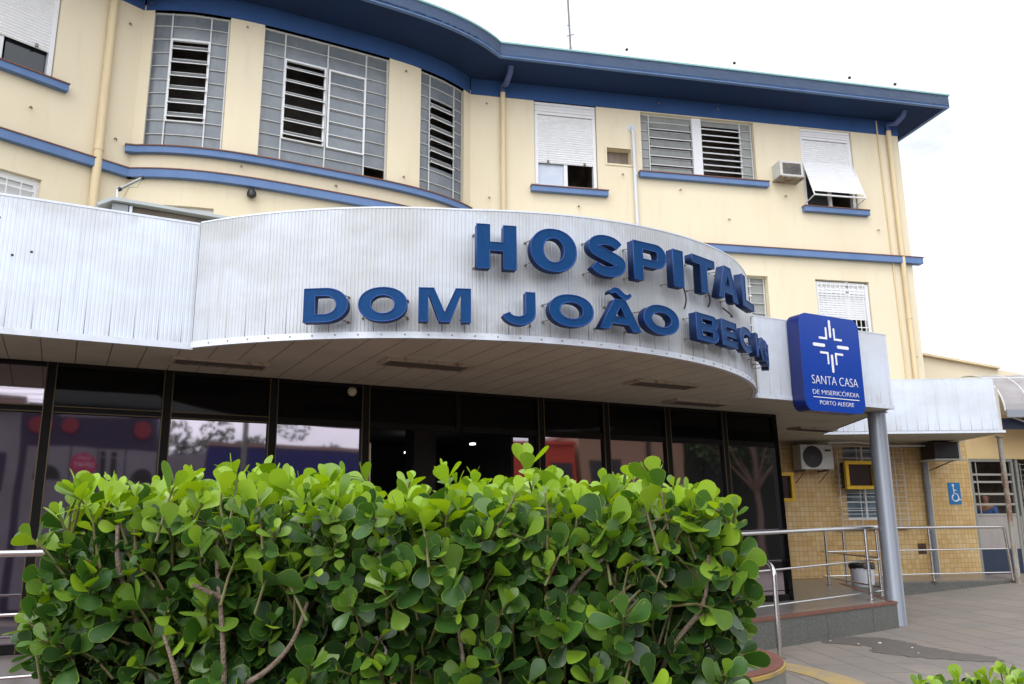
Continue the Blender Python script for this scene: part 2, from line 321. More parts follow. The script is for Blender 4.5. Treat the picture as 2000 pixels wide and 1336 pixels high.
# ---------------------------------------------------------------- ground
def gz(x, y=0): 
    t = (x-6.2)/.35
    sp = .35*(math.log1p(math.exp(t)) if t < 30 else t)
    return min(.085*sp, .34)
def ground_mesh():
    mb = MB(); xs = [-400, -120, -40, -15, -8, -3, 0, 2, 4]+[4.5+.25*i for i in range(28)]+[13, 20, 60, 150, 400]; ys = [-400, -100, -40, -20, -13, -12, -5, 0, 4, 8, 10, 12, 14, 16, 18, 20, 25, 60, 150, 400]
    for y in ys:
        for x in xs: mb.v.append((x, y, gz(x))); mb.al.append(0); mb.hi.append(0)
    n = len(xs)
    for j in range(len(ys)-1):
        for i in range(n-1): mb.f.append((j*n+i, j*n+i+1, (j+1)*n+i+1, (j+1)*n+i))
    return mb
struct(ground_mesh().add('pavement', m_pave, smooth=True))
m_asph = mat('asphalt', (.06, .06, .062), .85, noise=[((1, 1, 1), 30, (.09, .09, .09), .5, .7, .6)])
rd = MB(); rd.prism([(-60, 21.5), (60, 21.5), (60, 16.2), (-60, 16.2)], .004, .008, F=lambda s, t, z: LOC(s, t, z)); struct(rd.add('road', m_asph))

def blob(pts, z, name, m, jit=.05, sub=6):   # organic outline
    P = []
    n = len(pts)
    for i in range(n):
        a, b = Vector(pts[i]), Vector(pts[(i+1) % n]); p0, p3 = Vector(pts[i-1]), Vector(pts[(i+2) % n])
        for k in range(sub):
            t = k/sub; q = .5*((2*a)+(-p0+b)*t+(2*p0-5*a+4*b-p3)*t*t+(-p0+3*a-3*b+p3)*t**3)
            P.append((q.x+random.uniform(-jit, jit), q.y+random.uniform(-jit, jit)))
    mb = MB(); mb.prism(P, z-.004, z); return mb.add(name, m)
o = blob([(3.85, 10.95), (4.35, 11.35), (4.75, 11.2), (4.9, 10.75), (5.0, 10.2), (5.3, 9.6), (5.15, 9.35), (4.75, 9.5), (4.4, 9.75), (4.15, 10.1), (4.3, 10.5), (4.05, 10.7)], .006, 'wet_patch', m_wet, .035, 12)
struct(o)
mb = MB()
for i in range(24):
    a, b = R(-38+i*3.6), R(-38+(i+1)*3.6); c = (1.15, 8.2)
    mb.prism([(c[0]+r*math.cos(q), c[1]+r*math.sin(q)) for r, q in ((1.78, a), (2.12, a), (2.12, b), (1.78, b))], .002, .007)
m_tact = mat('worn_yellow_tactile', (.40, .28, .10), .8, noise=[((1, 1, 1), 4, (.27, .23, .17), .4, .65, .8), ((1, 1, 1), 50, (.2, .17, .12), .5, .7, .6)])
tac = mb.add('tactile_paving', m_tact); struct(tac)
# scraps of litter on the wet patch
for i, (x, y, r, g) in enumerate(((4.50, 10.75, .035, 1), (4.22, 10.7, .02, .6), (4.72, 10.35, .022, .7), (3.98, 10.98, .018, .5), (4.6, 9.95, .014, .4))):
    lm = MB(); P = [(x+r*random.uniform(.5, 1)*math.cos(R(q)), y+r*random.uniform(.5, 1)*math.sin(R(q))*.6) for q in range(0, 360, 60)]; lm.prism(P, .009, .009+r*.25)
    o = lm.add('litter_scrap', m_swhite); tag(o, ['largest crumpled white scrap lying on the wet patch', 'small pale scrap left of the largest white scrap', 'pale scrap right of the largest white scrap', 'tiny pale scrap beside the foot of the granite plinth', 'smallest pale scrap, nearest the camera on the wet patch'][i], 'litter', 'scraps of litter on the wet paving')

# ---------------------------------------------------------------- entrance platform and step
PL = .36
W2 = lambda s, t: LOC(s, t, 0)[:2]
edge = [W2(-9, 7.0), W2(1.6, 7.0), (2.25, 9.75), (5.43, 12.25), (6.05, 15.75), (6.6, 16.05), (9.7, 16.55)]
poly = edge+[(9.9, 18.2), (9.0, 17.97), (-.8, 15.95), W2(-9, 2)]
mb = MB(); mb.prism([(p[0], p[1]) for p in poly], -.1, PL-.035); plat = mb.add('platform', m_granite); struct(plat)
def strip(poly, w, z0, z1, name, m):
    mb = MB()
    for i in range(len(poly)-1):
        a, b = Vector(poly[i]), Vector(poly[i+1]); d = (b-a).normalized(); nrm = Vector((-d.y, d.x))
        mb.prism([tuple(a-nrm*.012), tuple(b-nrm*.012), tuple(b+nrm*w), tuple(a+nrm*w)], z0, z1)
    return mb.add(name, m)
mb = MB(); mb.prism([(p[0], p[1]) for p in poly], PL-.035, PL-.006); o = mb.add('platform_floor', m_floor); struct(o)
o = strip(edge[1:5], .10, PL-.033, PL-.002, 'platform_edging', m_redf); struct(o)
mb = MB()
for i in range(4): mb.prism([(5.25+i*.0, 16.95), (6.45, 17.2), (6.45, 16.95), (5.25, 16.7)], PL-.006, PL-.003)if i == 0 else None
struct(mb.add('yellow_floor_strip', m_yel))
# granite panel joints on the plinth
mb = MB(); a, b = Vector(edge[2]), Vector(edge[3]); d = (b-a).normalized(); nn_ = Vector((d.y, -d.x))
for k in range(1, 4):
    p = a+(b-a)*k/3.6; q = p+d*.006; mb.prism([tuple(p), tuple(p+d*.004), tuple(p+d*.004+nn_*.0025), tuple(p+nn_*.0025)], 0.0, PL-.04)
struct(mb.add('plinth_joints', mat('grey_mortar', (.07, .07, .068), .9)))
# round-ended entrance step
t = thing('entrance_step', 'round ended red step with yellow edge beside the hedge', 'step', (1.15, 8.2, 0))
C0 = (1.15, 8.2)
C0 = (1.03, 8.12)
def half(r, z0, z1, name, m, c=C0, par=t):
    P = [(c[0]+r*math.cos(R(q)), c[1]+r*math.sin(R(q))) for q in range(-90, 100, 6)]+[W2(1.0, 6.9), W2(-6.5, 7.0), W2(-6.5, 8.0)]
    mb = MB(); mb.prism(P, z0, z1); return mb.add(name, m, par)
half(1.41, 0, .24, 'riser', m_conc); half(1.418, .24, .27, 'yellow_nosing', m_yel); half(1.40, .27, .285, 'tread', m_redf)
mb = MB()
for i in range(30):
    a, b = R(-90+i*6), R(-84+i*6)
    mb.prism([(C0[0]+r*math.cos(q), C0[1]+r*math.sin(q)) for r, q in ((1.19, a), (1.28, a), (1.28, b), (1.19, b))], .285, .289)
mb.add('grip_band', mat('grey_grip_band', (.12, .12, .12), .7), t)

# ---------------------------------------------------------------- hospital building
B = thing('hospital_building', 'cream three storey hospital with blue eaves and curved bay above the entrance canopy', 'building', (0, 16, 0))
ZE, ZS = 10.38, 10.64
def wallmesh(F, s0, s1, z0, z1, ops, name, m, n=1, dep=.2, parent=B, bands=None, attrs=False):
    ss = sorted({s0, s1, *[q for o in ops for q in o[:2] if s0 < q < s1]}); zz = sorted({z0, z1, *[q for o in ops for q in o[2:4] if z0 < q < z1]})
    mb = MB()
    for i in range(len(ss)-1):
        k = max(1, int(math.ceil((ss[i+1]-ss[i])*n))) if n > 1 else 1
        for j in range(len(zz)-1):
            cs, cz = (ss[i]+ss[i+1])/2, (zz[j]+zz[j+1])/2
            if any(o[0] < cs < o[1] and o[2] < cz < o[3] for o in ops): continue
            mb.ribbon(F, [ss[i]+(ss[i+1]-ss[i])*q/k for q in range(k+1)], 0, zz[j], zz[j+1])
    for a, b, c, d in ops:
        k = 6 if n > 1 else 1
        for z in (c, d):
            for q in range(k):
                q0, q1 = a+(b-a)*q/k, a+(b-a)*(q+1)/k; mb.quad(F, [(q0, 0, z), (q1, 0, z), (q1, -dep, z), (q0, -dep, z)])
        for s in (a, b): mb.quad(F, [(s, 0, c), (s, 0, d), (s, -dep, d), (s, -dep, c)])
    return mb.add(name, m, parent, attrs=attrs)
opA = (1.38, 2.76, 8.36, 10.28); opH = (2.97, 3.52, 8.98, 9.34); opB = (3.77, 6.46, 8.84, 10.26); opC = (7.6, 8.92, 8.36, 10.26); opD = (5.5, 6.53, 5.0, 6.66); opE = (7.67, 8.99, 5.1, 6.66)
wallmesh(RW, 0, 10.15, 3.0, ZE, [opA, opH, opB, opC, opD, opE], 'wall', m_wall)
wallmesh(RW, 6.0, 10.15, .2, 3.12, [(7.95, 9.0, 1.5, 3.0)], 'tiled_wall', m_tile, attrs=True)
opL = (-3.3, -1.33, 8.36, 10.28); opLl = (-3.2, -1.31, 4.9, 6.7)
wallmesh(LW, -LWLEN, .0, 3.0, ZE, [opL, opLl], 'wall', m_wall)
w1, w2, w3 = (-2.98, -1.77, 7.73, 10.28), (-1.19, 1.17, 7.73, 10.28), (1.85, 2.94, 7.73, 10.28); l1, l2 = (-3.0, -1.83, 4.9, 6.68), (-1.21, 1.2, 4.9, 6.66)
wallmesh(BAY, -3.15, 3.15, 3.0, ZE, [w1, w2, w3, l1, l2], 'wall', m_wall, n=6)
# closed back of the building so that its inside is dark
bk = MB(); bp = [LW(-LWLEN, -.02, 0)[:2], LW(0, -.3, 0)[:2], BAY(0, -1.2, 0)[:2], RW(0, -.3, 0)[:2], RW(10.13, -.25, 0)[:2], RW(10.13, -9, 0)[:2], (-12, 24), (-20, 16)]
mb = MB()
P = [RW(10.15, 0, 0), RW(10.15, -9, 0), (-14, 26, 0), LW(-LWLEN, -9, 0), LW(-LWLEN, 0, 0)]
for i in range(len(P)-1):
    a, b = P[i], P[i+1]; mb.quad(WLD, [(a[0], a[1], 0), (b[0], b[1], 0), (b[0], b[1], ZS), (a[0], a[1], ZS)])
mb.add('side_wall', m_wall, B)
# band under the eaves, soffit, fascia, roof
def path(fr_l, fr_b, fr_r, ol, obay, orr, sl, sr):
    pts = [LW(-LWLEN-1, ol, 0)[:2]]
    return pts
def bandbox(o0, o1, z0, z1, name, m, endr=10.15, zo=0):
    mb = MB(); mb.box(LW, -LWLEN, -.02, o0, o1, z0, z1); mb.box(BAY, -3.12, 3.12, o0, o1, z0, z1, n=36); mb.box(RW, .02, endr, o0, o1, z0, z1); return mb.add(name, m, B)
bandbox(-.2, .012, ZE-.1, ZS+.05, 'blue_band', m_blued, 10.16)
EV = .95
def FB(s, o, z): return LOC(s, 1.63-.54*abs(s/3.3)**3.5+o, z)
rl = [LW(-LWLEN, 1.15, 0)[:2]]; bayc = [FB(-3.3+6.6*i/40, 0, 0)[:2] for i in range(41)]
lj = bayc[0]; rj = bayc[-1]
rc = (9.98, 17.22); outline = rl+bayc+[rc]
back = [RW(10.85, -9, 0)[:2], (-14, 26), LW(-LWLEN, -9, 0)[:2]]
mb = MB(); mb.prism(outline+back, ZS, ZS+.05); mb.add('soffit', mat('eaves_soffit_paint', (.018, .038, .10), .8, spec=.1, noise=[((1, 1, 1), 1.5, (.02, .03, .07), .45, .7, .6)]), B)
def fascia(z0, z1, off, th, name, m):
    mb = MB(); pts = outline+[RW(10.85, -9, 0)[:2]]; n = len(pts); N_ = []
    for i in range(n):
        a = Vector(pts[max(i-1, 0)]); b = Vector(pts[min(i+1, n-1)]); d = (b-a).normalized(); N_.append(Vector((d.y, -d.x)))
    # mitre the outer corner
    a = Vector(pts[-3]); c = Vector(pts[-2]); e = Vector(pts[-1]); n1 = (c-a).normalized(); n1 = Vector((n1.y, -n1.x)); n2 = (e-c).normalized(); n2 = Vector((n2.y, -n2.x)); N_[-2] = (n1+n2)/(1+n1.dot(n2))
    b0 = len(mb.v)
    for p, q in zip(pts, N_):
        p = Vector(p)
        for o_, z in ((off, z0), (off+th, z0), (off+th, z1), (off, z1)): r_ = p+q*(o_-th); mb.v.append((r_.x, r_.y, z)); mb.al.append(0); mb.hi.append(z)
    for i in range(n-1):
        k = 4*i
        for j in range(4): mb.f.append((k+j, k+(j+1) % 4, k+4+(j+1) % 4, k+4+j))
    mb.f.append((0, 3, 2, 1)); k = 4*(n-1); mb.f.append((k, k+1, k+2, k+3))
    return mb.add(name, m, B)
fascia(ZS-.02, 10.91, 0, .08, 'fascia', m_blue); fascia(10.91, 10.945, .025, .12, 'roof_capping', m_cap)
mb = MB(); mb.prism(outline+back, ZS+.052, 10.9); mb.add('roof', m_conc, B)
# string course between the floors
def course(z0, z1):
    mb = MB(); mb.box(LW, -LWLEN, .06, -.05, .12, z0, z1); mb.box(BAY, -3.17, 3.17, -.05, .12, z0, z1, n=40); mb.box(RW, -.03, 10.35, -.05, .12, z0, z1); mb.add('string_course', m_blue, B)
    mb = MB(); mb.box(LW, -LWLEN, .06, -.05, .135, z1, z1+.018); mb.box(BAY, -3.17, 3.17, -.05, .135, z1, z1+.018, n=40); mb.box(RW, -.03, 10.37, -.05, .135, z1, z1+.018); mb.add('string_course_tiles', m_redtile, B)
course(7.13, 7.27)
def sill(F, a, b, z, n=1):
    mb = MB(); mb.box(F, a, b, -.05, .12, z-.13, z-.02, n=n); o_ = mb.add('sill', m_blue, B)
    mb = MB(); mb.box(F, a-.01, b+.01, -.15, .14, z-.02, z, n=n); mb.add('sill_tiles', m_redtile, o_); return o_
sill(RW, 1.28, 2.94, 8.32); sill(RW, 3.67, 6.68, 8.83); sill(RW, 7.5, 9.12, 8.33); sill(LW, -3.5, -1.12, 8.36); sill(BAY, -3.24, 3.12, 7.70, 40)

def inside(F, op, par, d0=.19, d1=1.0, m=m_dark):
    a, b, c, d = op; mb = MB()
    mb.quad(F, [(a-.02, -d1, c-.1), (b+.02, -d1, c-.1), (b+.02, -d1, d+.1), (a-.02, -d1, d+.1)])
    for s in (a-.02, b+.02): mb.quad(F, [(s, -d0, c-.1), (s, -d1, c-.1), (s, -d1, d+.1), (s, -d0, d+.1)])
    for z in (c-.1, d+.1): mb.quad(F, [(a-.02, -d0, z), (b+.02, -d0, z), (b+.02, -d1, z), (a-.02, -d1, z)])
    mb.add('dark_room', m, par)
def winroot(F, op, name='window'):
    a, b, c, d = op; return F((a+b)/2, -.1, c)
def grid_window(F, op, vs, hs, skip=None, panes_off=(), m_g=m_frost, depth=-.1, n=1, vw=.022, hw=.010, name='window'):
    """steel window: frame of thin bars with one pane mesh, open parts left out"""
    a, b, c, d = op
    fr = MB()
    for v_ in vs: fr.box(F, v_-vw/2, v_+vw/2, depth-.03, depth+.012, c, d)
    for (x0, x1, z) in hs: fr.box(F, x0, x1, depth-.028, depth+.008, z-hw/2, z+hw/2, n=n)
    fr.box(F, a, b, depth-.03, depth+.015, c, c+.03, n=n); fr.box(F, a, b, depth-.03, depth+.015, d-.03, d, n=n)
    o_ = fr.add(name, m_steel, B)
    return o_
def panes(F, cells, par, m_g, depth, n=1):
    mb = MB()
    for (x0, x1, z0, z1) in cells: mb.ribbon(F, [x0+(x1-x0)*i/n for i in range(n+1)], depth, z0, z1)
    mb.add('pane', m_g, par)
def louvres(F, x0, x1, z0, z1, k, tilt, par, depth, m_g, th=.02, single=True, w=.22):
    fr = MB(); gl = MB(); st = (z1-z0)/k
    for i in range(k):
        zc = z0+st*(i+.5); dx, dz = math.sin(R(tilt))*w/2, math.cos(R(tilt))*w/2
        # blade leans outwards at its lower edge
        gl.quad(F, [(x0+.02, depth+dx, zc-dz), (x1-.02, depth+dx, zc-dz), (x1-.02, depth-dx, zc+dz), (x0+.02, depth-dx, zc+dz)])
        for sgn in (1, -1): fr.box(F, x0+.01, x1-.01, depth+sgn*dx-.006, depth+sgn*dx+.006, zc-sgn*dz-.007, zc-sgn*dz+.007)
        fr.box(F, x0+.005, x0+.02, depth-.006, depth+dx+.01, zc-dz-.004, zc-dz+.02); fr.box(F, x1-.02, x1-.005, depth-.006, depth+dx+.01, zc-dz-.004, zc-dz+.02)
    o_ = fr.add('louvre_frame', m_white, par); gl.add('louvre_glass', m_g, o_)
def surround(F, x0, x1, z0, z1, par, depth, w=.035):
    mb = MB(); mb.box(F, x0-w/2, x0+w/2, depth-.02, depth+.03, z0, z1); mb.box(F, x1-w/2, x1+w/2, depth-.02, depth+.03, z0, z1); mb.box(F, x0+w/2, x1-w/2, depth-.02, depth+.03, z1-w, z1); mb.box(F, x0+w/2, x1-w/2, depth-.02, depth+.03, z0, z0+w*.7); mb.add('louvre_surround', m_white, par)
rowz = [7.73+.255*i for i in range(1, 10)]
D_ = -.09
# bay, left window
wn = grid_window(BAY, w1, [-2.97, -2.69, -2.07, -1.785], [(-2.97, -2.69, z) for z in rowz]+[(-2.07, -1.785, z) for z in rowz]+[(-2.69, -2.07, z) for z in (rowz[0], rowz[7]+.02, rowz[8])], n=2, depth=D_)
panes(BAY, [(-2.97, -2.69, 7.73, 10.28), (-2.07, -1.785, 7.73, 10.28), (-2.69, -2.07, 7.73, 8.22), (-2.69, -2.07, 9.77, 10.28)], wn, m_frost, D_-.02, 3)
louvres(BAY, -2.68, -2.08, 8.24, 9.76, 6, 48, wn, D_, m_frost2); surround(BAY, -2.68, -2.08, 8.22, 9.78, wn, D_); inside(BAY, w1, wn)
# bay, wide middle window
wn = grid_window(BAY, w2, [-1.18, -.80, -.01, .73, 1.155], [(-1.18, -.80, z) for z in rowz]+[(.73, 1.155, z) for z in rowz]+[(-.8, -.01, z) for z in (rowz[0], rowz[8])]+[(-.01, .73, z) for z in (rowz[0], rowz[8])], n=3, depth=D_)
panes(BAY, [(-1.18, -.80, 7.73, 10.28), (.73, 1.155, 7.99, 10.28), (-.8, -.02, 7.73, 8.2), (-.8, -.02, 9.76, 10.28), (-.02, .73, 7.73, 8.2), (-.02, .73, 9.76, 10.28)], wn, m_frost, D_-.02, 4)
louvres(BAY, -.785, -.05, 8.2, 9.74, 6, 52, wn, D_, m_frost2); surround(BAY, -.785, -.05, 8.19, 9.76, wn, D_)
louvres(BAY, .03, .715, 8.2, 9.74, 6, 8, wn, D_, m_frost, w=.25); surround(BAY, .03, .715, 8.19, 9.76, wn, D_); inside(BAY, w2, wn)
# bay, right window
wn = grid_window(BAY, w3, [1.86, 2.09, 2.70, 2.925], [(1.86, 2.09, z) for z in rowz]+[(2.70, 2.925, z) for z in rowz]+[(2.09, 2.70, z) for z in (rowz[0], rowz[1], rowz[7]+.02, rowz[8])], n=2, depth=D_)
panes(BAY, [(1.86, 2.09, 7.73, 10.28), (2.7, 2.925, 7.73, 10.28), (2.09, 2.7, 7.73, 8.33), (2.09, 2.7, 9.77, 10.28)], wn, m_frost, D_-.02, 3)
louvres(BAY, 2.10, 2.69, 8.35, 9.76, 6, 42, wn, D_, m_frost2); inside(BAY, w3, wn)
# bay, lower windows just above the canopy
for op, vs in ((l1, (-2.96, -2.35, -1.87)), (l2, (-1.17, 0, 1.16))):
    mb = MB(); a, b, c, d = op
    mb.box(BAY, a, b, -.14, -.08, d-.12, d-.001, n=6); mb.box(BAY, a, b, -.13, -.09, c, c+.08, n=6)
    for v_ in vs: mb.box(BAY, v_-.04, v_+.04, -.135, -.082, c+.08, d-.12)
    wn = mb.add('window', m_white, B); panes(BAY, [(a, b, c, d-.1)], wn, mat('cream_blind', (.50, .50, .43), .5), -.12, 8)
# right wing windows
def roller(F, a, b, z0, z1, par, tilt_from=None, out_b=0, zbox=None, depth=-.06):
    """shutter slats; below tilt_from the curtain swings out to out_b"""
    box_ = MB(); zb = zbox
    for k in range(4): h = (z1-zb)/4; box_.box(F, a+.02, b-.02, depth-.05, depth+.02+(.006 if k % 2 else 0), zb+h*k+.004, zb+h*(k+1)-.004)
    box_.box(F, a+.02, b-.02, depth-.06, depth+.005, zb, z1); bx_ = box_.add('shutter_box', m_shut, par)
    mb = MB(); pitch = .052; L = []
    if tilt_from is None: L = [(depth, zb-.012-i*pitch) for i in range(int((zb-z0)/pitch)+1)]
    else:
        zz = zb-.012
        while zz > tilt_from: L.append((depth, zz)); zz -= pitch
        dx = out_b-depth; dz = z0-tilt_from; ln = math.hypot(dx, dz); k = int(ln/pitch)
        for i in range(1, k+1): L.append((depth+dx*i/k, tilt_from+dz*i/k))
    for i in range(len(L)-1):
        (o0, za), (o1, zc) = L[i], L[i+1]
        mid = ((o0+o1)/2+.016, (za+zc)/2)
        mb.quad(F, [(a+.03, o0, za), (b-.03, o0, za), (b-.03, *mid), (a+.03, *mid)]); mb.quad(F, [(a+.03, *mid), (b-.03, *mid), (b-.03, o1+.001, zc), (a+.03, o1+.001, zc)])
    mb.add('shutter', m_shut, par); return L[-1]
def slider(F, a, b, z0, z1, par_name, left_glass=True, frac=.5, m_f=m_white):
    mb = MB(); mb.box(F, a, b, -.15, -.06, z0, z0+.05)
    for v_ in (a+.03, b-.03): mb.box(F, v_-.035, v_+.035, -.15, -.04, z0+.05, 10.0 if z0 > 8 else z1)
    vm = a+(b-a)*frac; mb.box(F, vm-.04, vm+.04, -.14, -.075, z0+.05, z1+.1)
    wn = mb.add('window', m_f, B)
    if left_glass: panes(F, [(a+.06, vm-.04, z0+.05, z1+.1)], wn, m_pane, -.12)
    return wn
wn = slider(RW, opA[0]+.02, opA[1]-.02, 8.36, 8.9, 'w'); roller(RW, *opA[:2], 8.9, opA[3], wn, zbox=10.0); inside(RW, opA, wn)
for q in (1.66, 2.46): MB().box(RW, q, q+.04, -.06, -.01, 8.90, 8.945).add('shutter_stop', m_rust, wn)
pn = MB(); pn.quad(RW, [(1.44, -.115, 8.41), (2.03, -.115, 8.41), (2.03, -.115, 9.0), (1.44, -.115, 9.0)]); pn.add('pale_blue_pane', mat('pale_blue_pane', (.50, .55, .66), .15, noise=[((1, 1, 1), 4, (.6, .64, .7), .45, .65, .7)]), wn)  # plain pale blue pane set just in front of the glass
wn = slider(RW, opC[0]+.02, opC[1]-.02, 8.36, 8.9, 'w', frac=.52); last = roller(RW, *opC[:2], 8.60, opC[3], wn, tilt_from=9.45, out_b=.30, zbox=10.0); inside(RW, opC, wn)
mb = MB()
for q in (opC[0]+.03, opC[1]-.03):
    mb.tube([RW(q, -.04, 9.48), RW(q, .335, 8.50)], .014); mb.tube([RW(q, .335, 8.50), RW(q, -.05, 8.44)], .012)
mb.tube([RW(opC[0]+.03, .335, 8.50), RW(opC[1]-.03, .335, 8.50)], .02); mb.add('awning_arm', m_white, wn)
wn = grid_window(RW, opB, [3.79, 3.99, 6.16, 6.43], [(3.79, 3.99, 9.03+.21*i) for i in range(6)]+[(6.16, 6.43, 9.03+.21*i) for i in range(6)], depth=-.1)
panes(RW, [(3.79, 3.99, 8.84, 10.26), (6.16, 6.43, 8.84, 10.26), (3.99, 4.99, 10.12, 10.26), (5.21, 6.16, 10.12, 10.26), (3.99, 4.99, 8.84, 8.88)], wn, m_frost2, -.12)
mb = MB(); mb.box(RW, 4.99, 5.21, -.14, -.05, 8.84, 10.26); mb.add('divider', m_white, wn)
louvres(RW, 4.0, 4.98, 8.86, 10.12, 6, 18, wn, -.1, m_frost2, w=.2); louvres(RW, 5.22, 6.16, 8.98, 10.12, 8, 58, wn, -.1, m_frost2, w=.13); inside(RW, opB, wn)
wn = grid_window(RW, opD, [5.52, 6.16, 6.5], [(6.16, 6.5, 5.2+.22*i) for i in range(7)], depth=-.14)
panes(RW, [(6.16, 6.5, 5.0, 6.66)], wn, m_frost2, -.17); louvres(RW, 5.53, 6.15, 5.1, 6.6, 7, 50, wn, -.13, m_frost2); inside(RW, opD, wn)
wn = slider(RW, opE[0]+.02, opE[1]-.02, 5.1, 6.6, 'w', frac=.62); inside(RW, opE, wn)
mb = MB(); a, b = opE[:2]
for k in range(4): mb.box(RW, a+.03, b-.06, -.10, -.075+(.006 if k % 2 else 0), 6.38+.065*k, 6.44+.065*k)
zz = 6.37
for k in range(11): mb.quad(RW, [(a+.03, -.10, zz), (b-.06, -.10, zz), (b-.06, -.09, zz-.05), (a+.03, -.09, zz-.05)]); zz -= .052
mb.add('shutter', m_shut, wn)
def grille(F, a, b, z0, z1, nv, zs, par, o_=-.03):
    mb = MB()
    for i in range(nv+1): q = a+(b-a)*i/nv; mb.box(F, q-.007, q+.007, o_-.007, o_+.007, z0, z1)
    for z in zs: mb.box(F, a-.01, b+.01, o_-.018, o_-.008, z-.01, z+.01)
    mb.add('grille', m_white, par)
grille(RW, opE[0]+.05, opE[1]-.05, 5.1, 6.6, 11, (6.57, 6.34, 5.62, 5.1), wn)
# left wing window and barred window
wn = slider(LW, opL[0]+.02, opL[1]-.02, 8.36, 8.85, 'w', frac=.62); roller(LW, *opL[:2], 8.83, opL[3], wn, zbox=10.1); inside(LW, opL, wn); panes(LW, [(-2.0, -1.42, 8.41, 8.9)], wn, m_pane, -.13)
mb = MB(); mb.box(LW, -1.62, -1.58, -.06, -.01, 8.85, 8.9); mb.add('shutter_stop', m_rust, wn)
mb = MB(); a, b, c, d = opLl; mb.box(LW, a, b, -.14, -.08, d-.1, d-.001)
for v_ in (a+.04, -2.3, b-.04): mb.box(LW, v_-.04, v_+.04, -.135, -.082, c, d-.1)
wn = mb.add('window', m_white, B); panes(LW, [(a, b, c, d-.1)], wn, mat('white_blind', (.6, .61, .6), .5), -.12); grille(LW, a+.06, b-.06, c, d-.1, 9, (6.5, 6.2), wn, -.05)
# empty air-conditioner opening
mb = MB()
for q in ((2.93, 3.57, 9.34, 9.38), (2.93, 3.57, 8.94, 8.98), (2.93, 2.97, 8.98, 9.34), (3.52, 3.57, 8.98, 9.34)): mb.box(RW, q[0], q[1], -.02, .02, q[2], q[3])
o_ = mb.add('wall_recess', m_wall, B); mb = MB(); mb.quad(RW, [(2.97, -.19, 8.98), (3.52, -.19, 8.98), (3.52, -.19, 9.34), (2.97, -.19, 9.34)]); mb.add('recess_board', mat('weathered_board', (.25, .21, .17), .8, noise=[((1, 1, .2), 9, (.16, .13, .1), .4, .7, .8)]), o_)
# rainwater pipes
def downpipe(F, s, z0, z1, zt, r=.055, hook=(.25, .8)):
    mb = MB(); mb.tube([F(s, .08, z0), F(s, .08, z1)], r, 12)
    for z in (z0+.6, z0+2.2, (z0+z1)/2+.5): mb.tube([F(s, .08, z), F(s, .08, z+.07)], r+.008, 12)
    p = mb.add('downpipe', m_pipe, B, smooth=True); mb = MB()
    mb.tube([F(s, .08, z1-.02), F(s, .085, z1+.14), F(s+hook[0]*.5, .28, zt-.16), F(s+hook[0], hook[1]-.08, zt-.05), F(s+hook[0], hook[1], zt+.06)], r+.006, 12); mb.add('downpipe_elbow', m_pipeb, p, smooth=True)
downpipe(RW, 9.86, .3, ZE-.02, 10.6, hook=(.12, .55)); downpipe(RW, .69, 3.5, ZE-.02, 10.6, hook=(.06, .65)); downpipe(LW, -.56, 3.5, ZE-.02, 10.6, r=.07)
mb = MB(); mb.tube([RW(9.6, .03, 10.6), RW(9.62, .03, 8.5), RW(9.67, .03, 4.0)], .016, 6); mb.add('conduit', m_pipe, B)
mb = MB(); mb.tube([RW(3.59, .07, 4.0), RW(3.56, .07, 9.72), RW(3.54, .05, 9.82), RW(3.54, -.02, 9.86)], .035, 10); mb.tube([RW(3.58, .07, 8.72), RW(3.58, .07, 8.8)], .042, 10); mb.lathe(RW(3.54, 0, 9.85), [(.09, -.01), (.09, .015), (.05, .02)], 16, RW(0, 1, 0) and (Vector(RW(0, 1, 0))-Vector(RW(0, 0, 0)))); mb.add('vent_pipe', m_pvc, B, smooth=True)
mb = MB(); mb.tube([RW(9.82, .09, .33), RW(9.82, .09, 3.05)], .06, 12); mb.tube([RW(9.82, .09, 2.12), RW(9.82, .09, 2.2)], .07, 12); mb.add('grey_downpipe', mat('grey_pipe_paint', (.20, .215, .24), .5, noise=[((1, 1, .3), 8, (.32, .32, .30), .5, .7, .8)]), B, smooth=True)
mb = MB(); mb.box(RW, 9.5, 9.7, -.02, .004, .78, 1.0); mb.add('broken_tile_hole', mat('exposed_brick', (.12, .06, .03), .9, noise=[((1, 1, 1), 30, (.03, .02, .015), .45, .6, .9)]), B)
# small painted hooks that stud the render
hk = [(RW, s, z) for s, z in ((.35, 10.1), (.4, 8.0), (2.3, 7.95), (3.3, 8.75), (4.6, 8.5), (7.1, 8.55), (9.35, 7.9), (5.7, 7.9), (1.1, 7.6), (4.2, 10.5), (5.6, 10.5), (9.95, 5.0))]+[(BAY, s, z) for s, z in ((-1.5, 10.15), (1.5, 10.1), (-1.45, 7.5), (1.5, 7.9), (.2, 7.45), (-3.05, 10.4))]+[(LW, s, z) for s, z in ((-.25, 9.9), (-.3, 7.75), (-1.6, 7.8))]
for F, s, z in hk:
    mb = MB(); mb.tube([F(s, -.01, z), F(s, .05, z), F(s+.01, .065, z-.02), F(s+.01, .06, z-.045)], .011, 6); mb.add('wall_hook', m_rust, B)

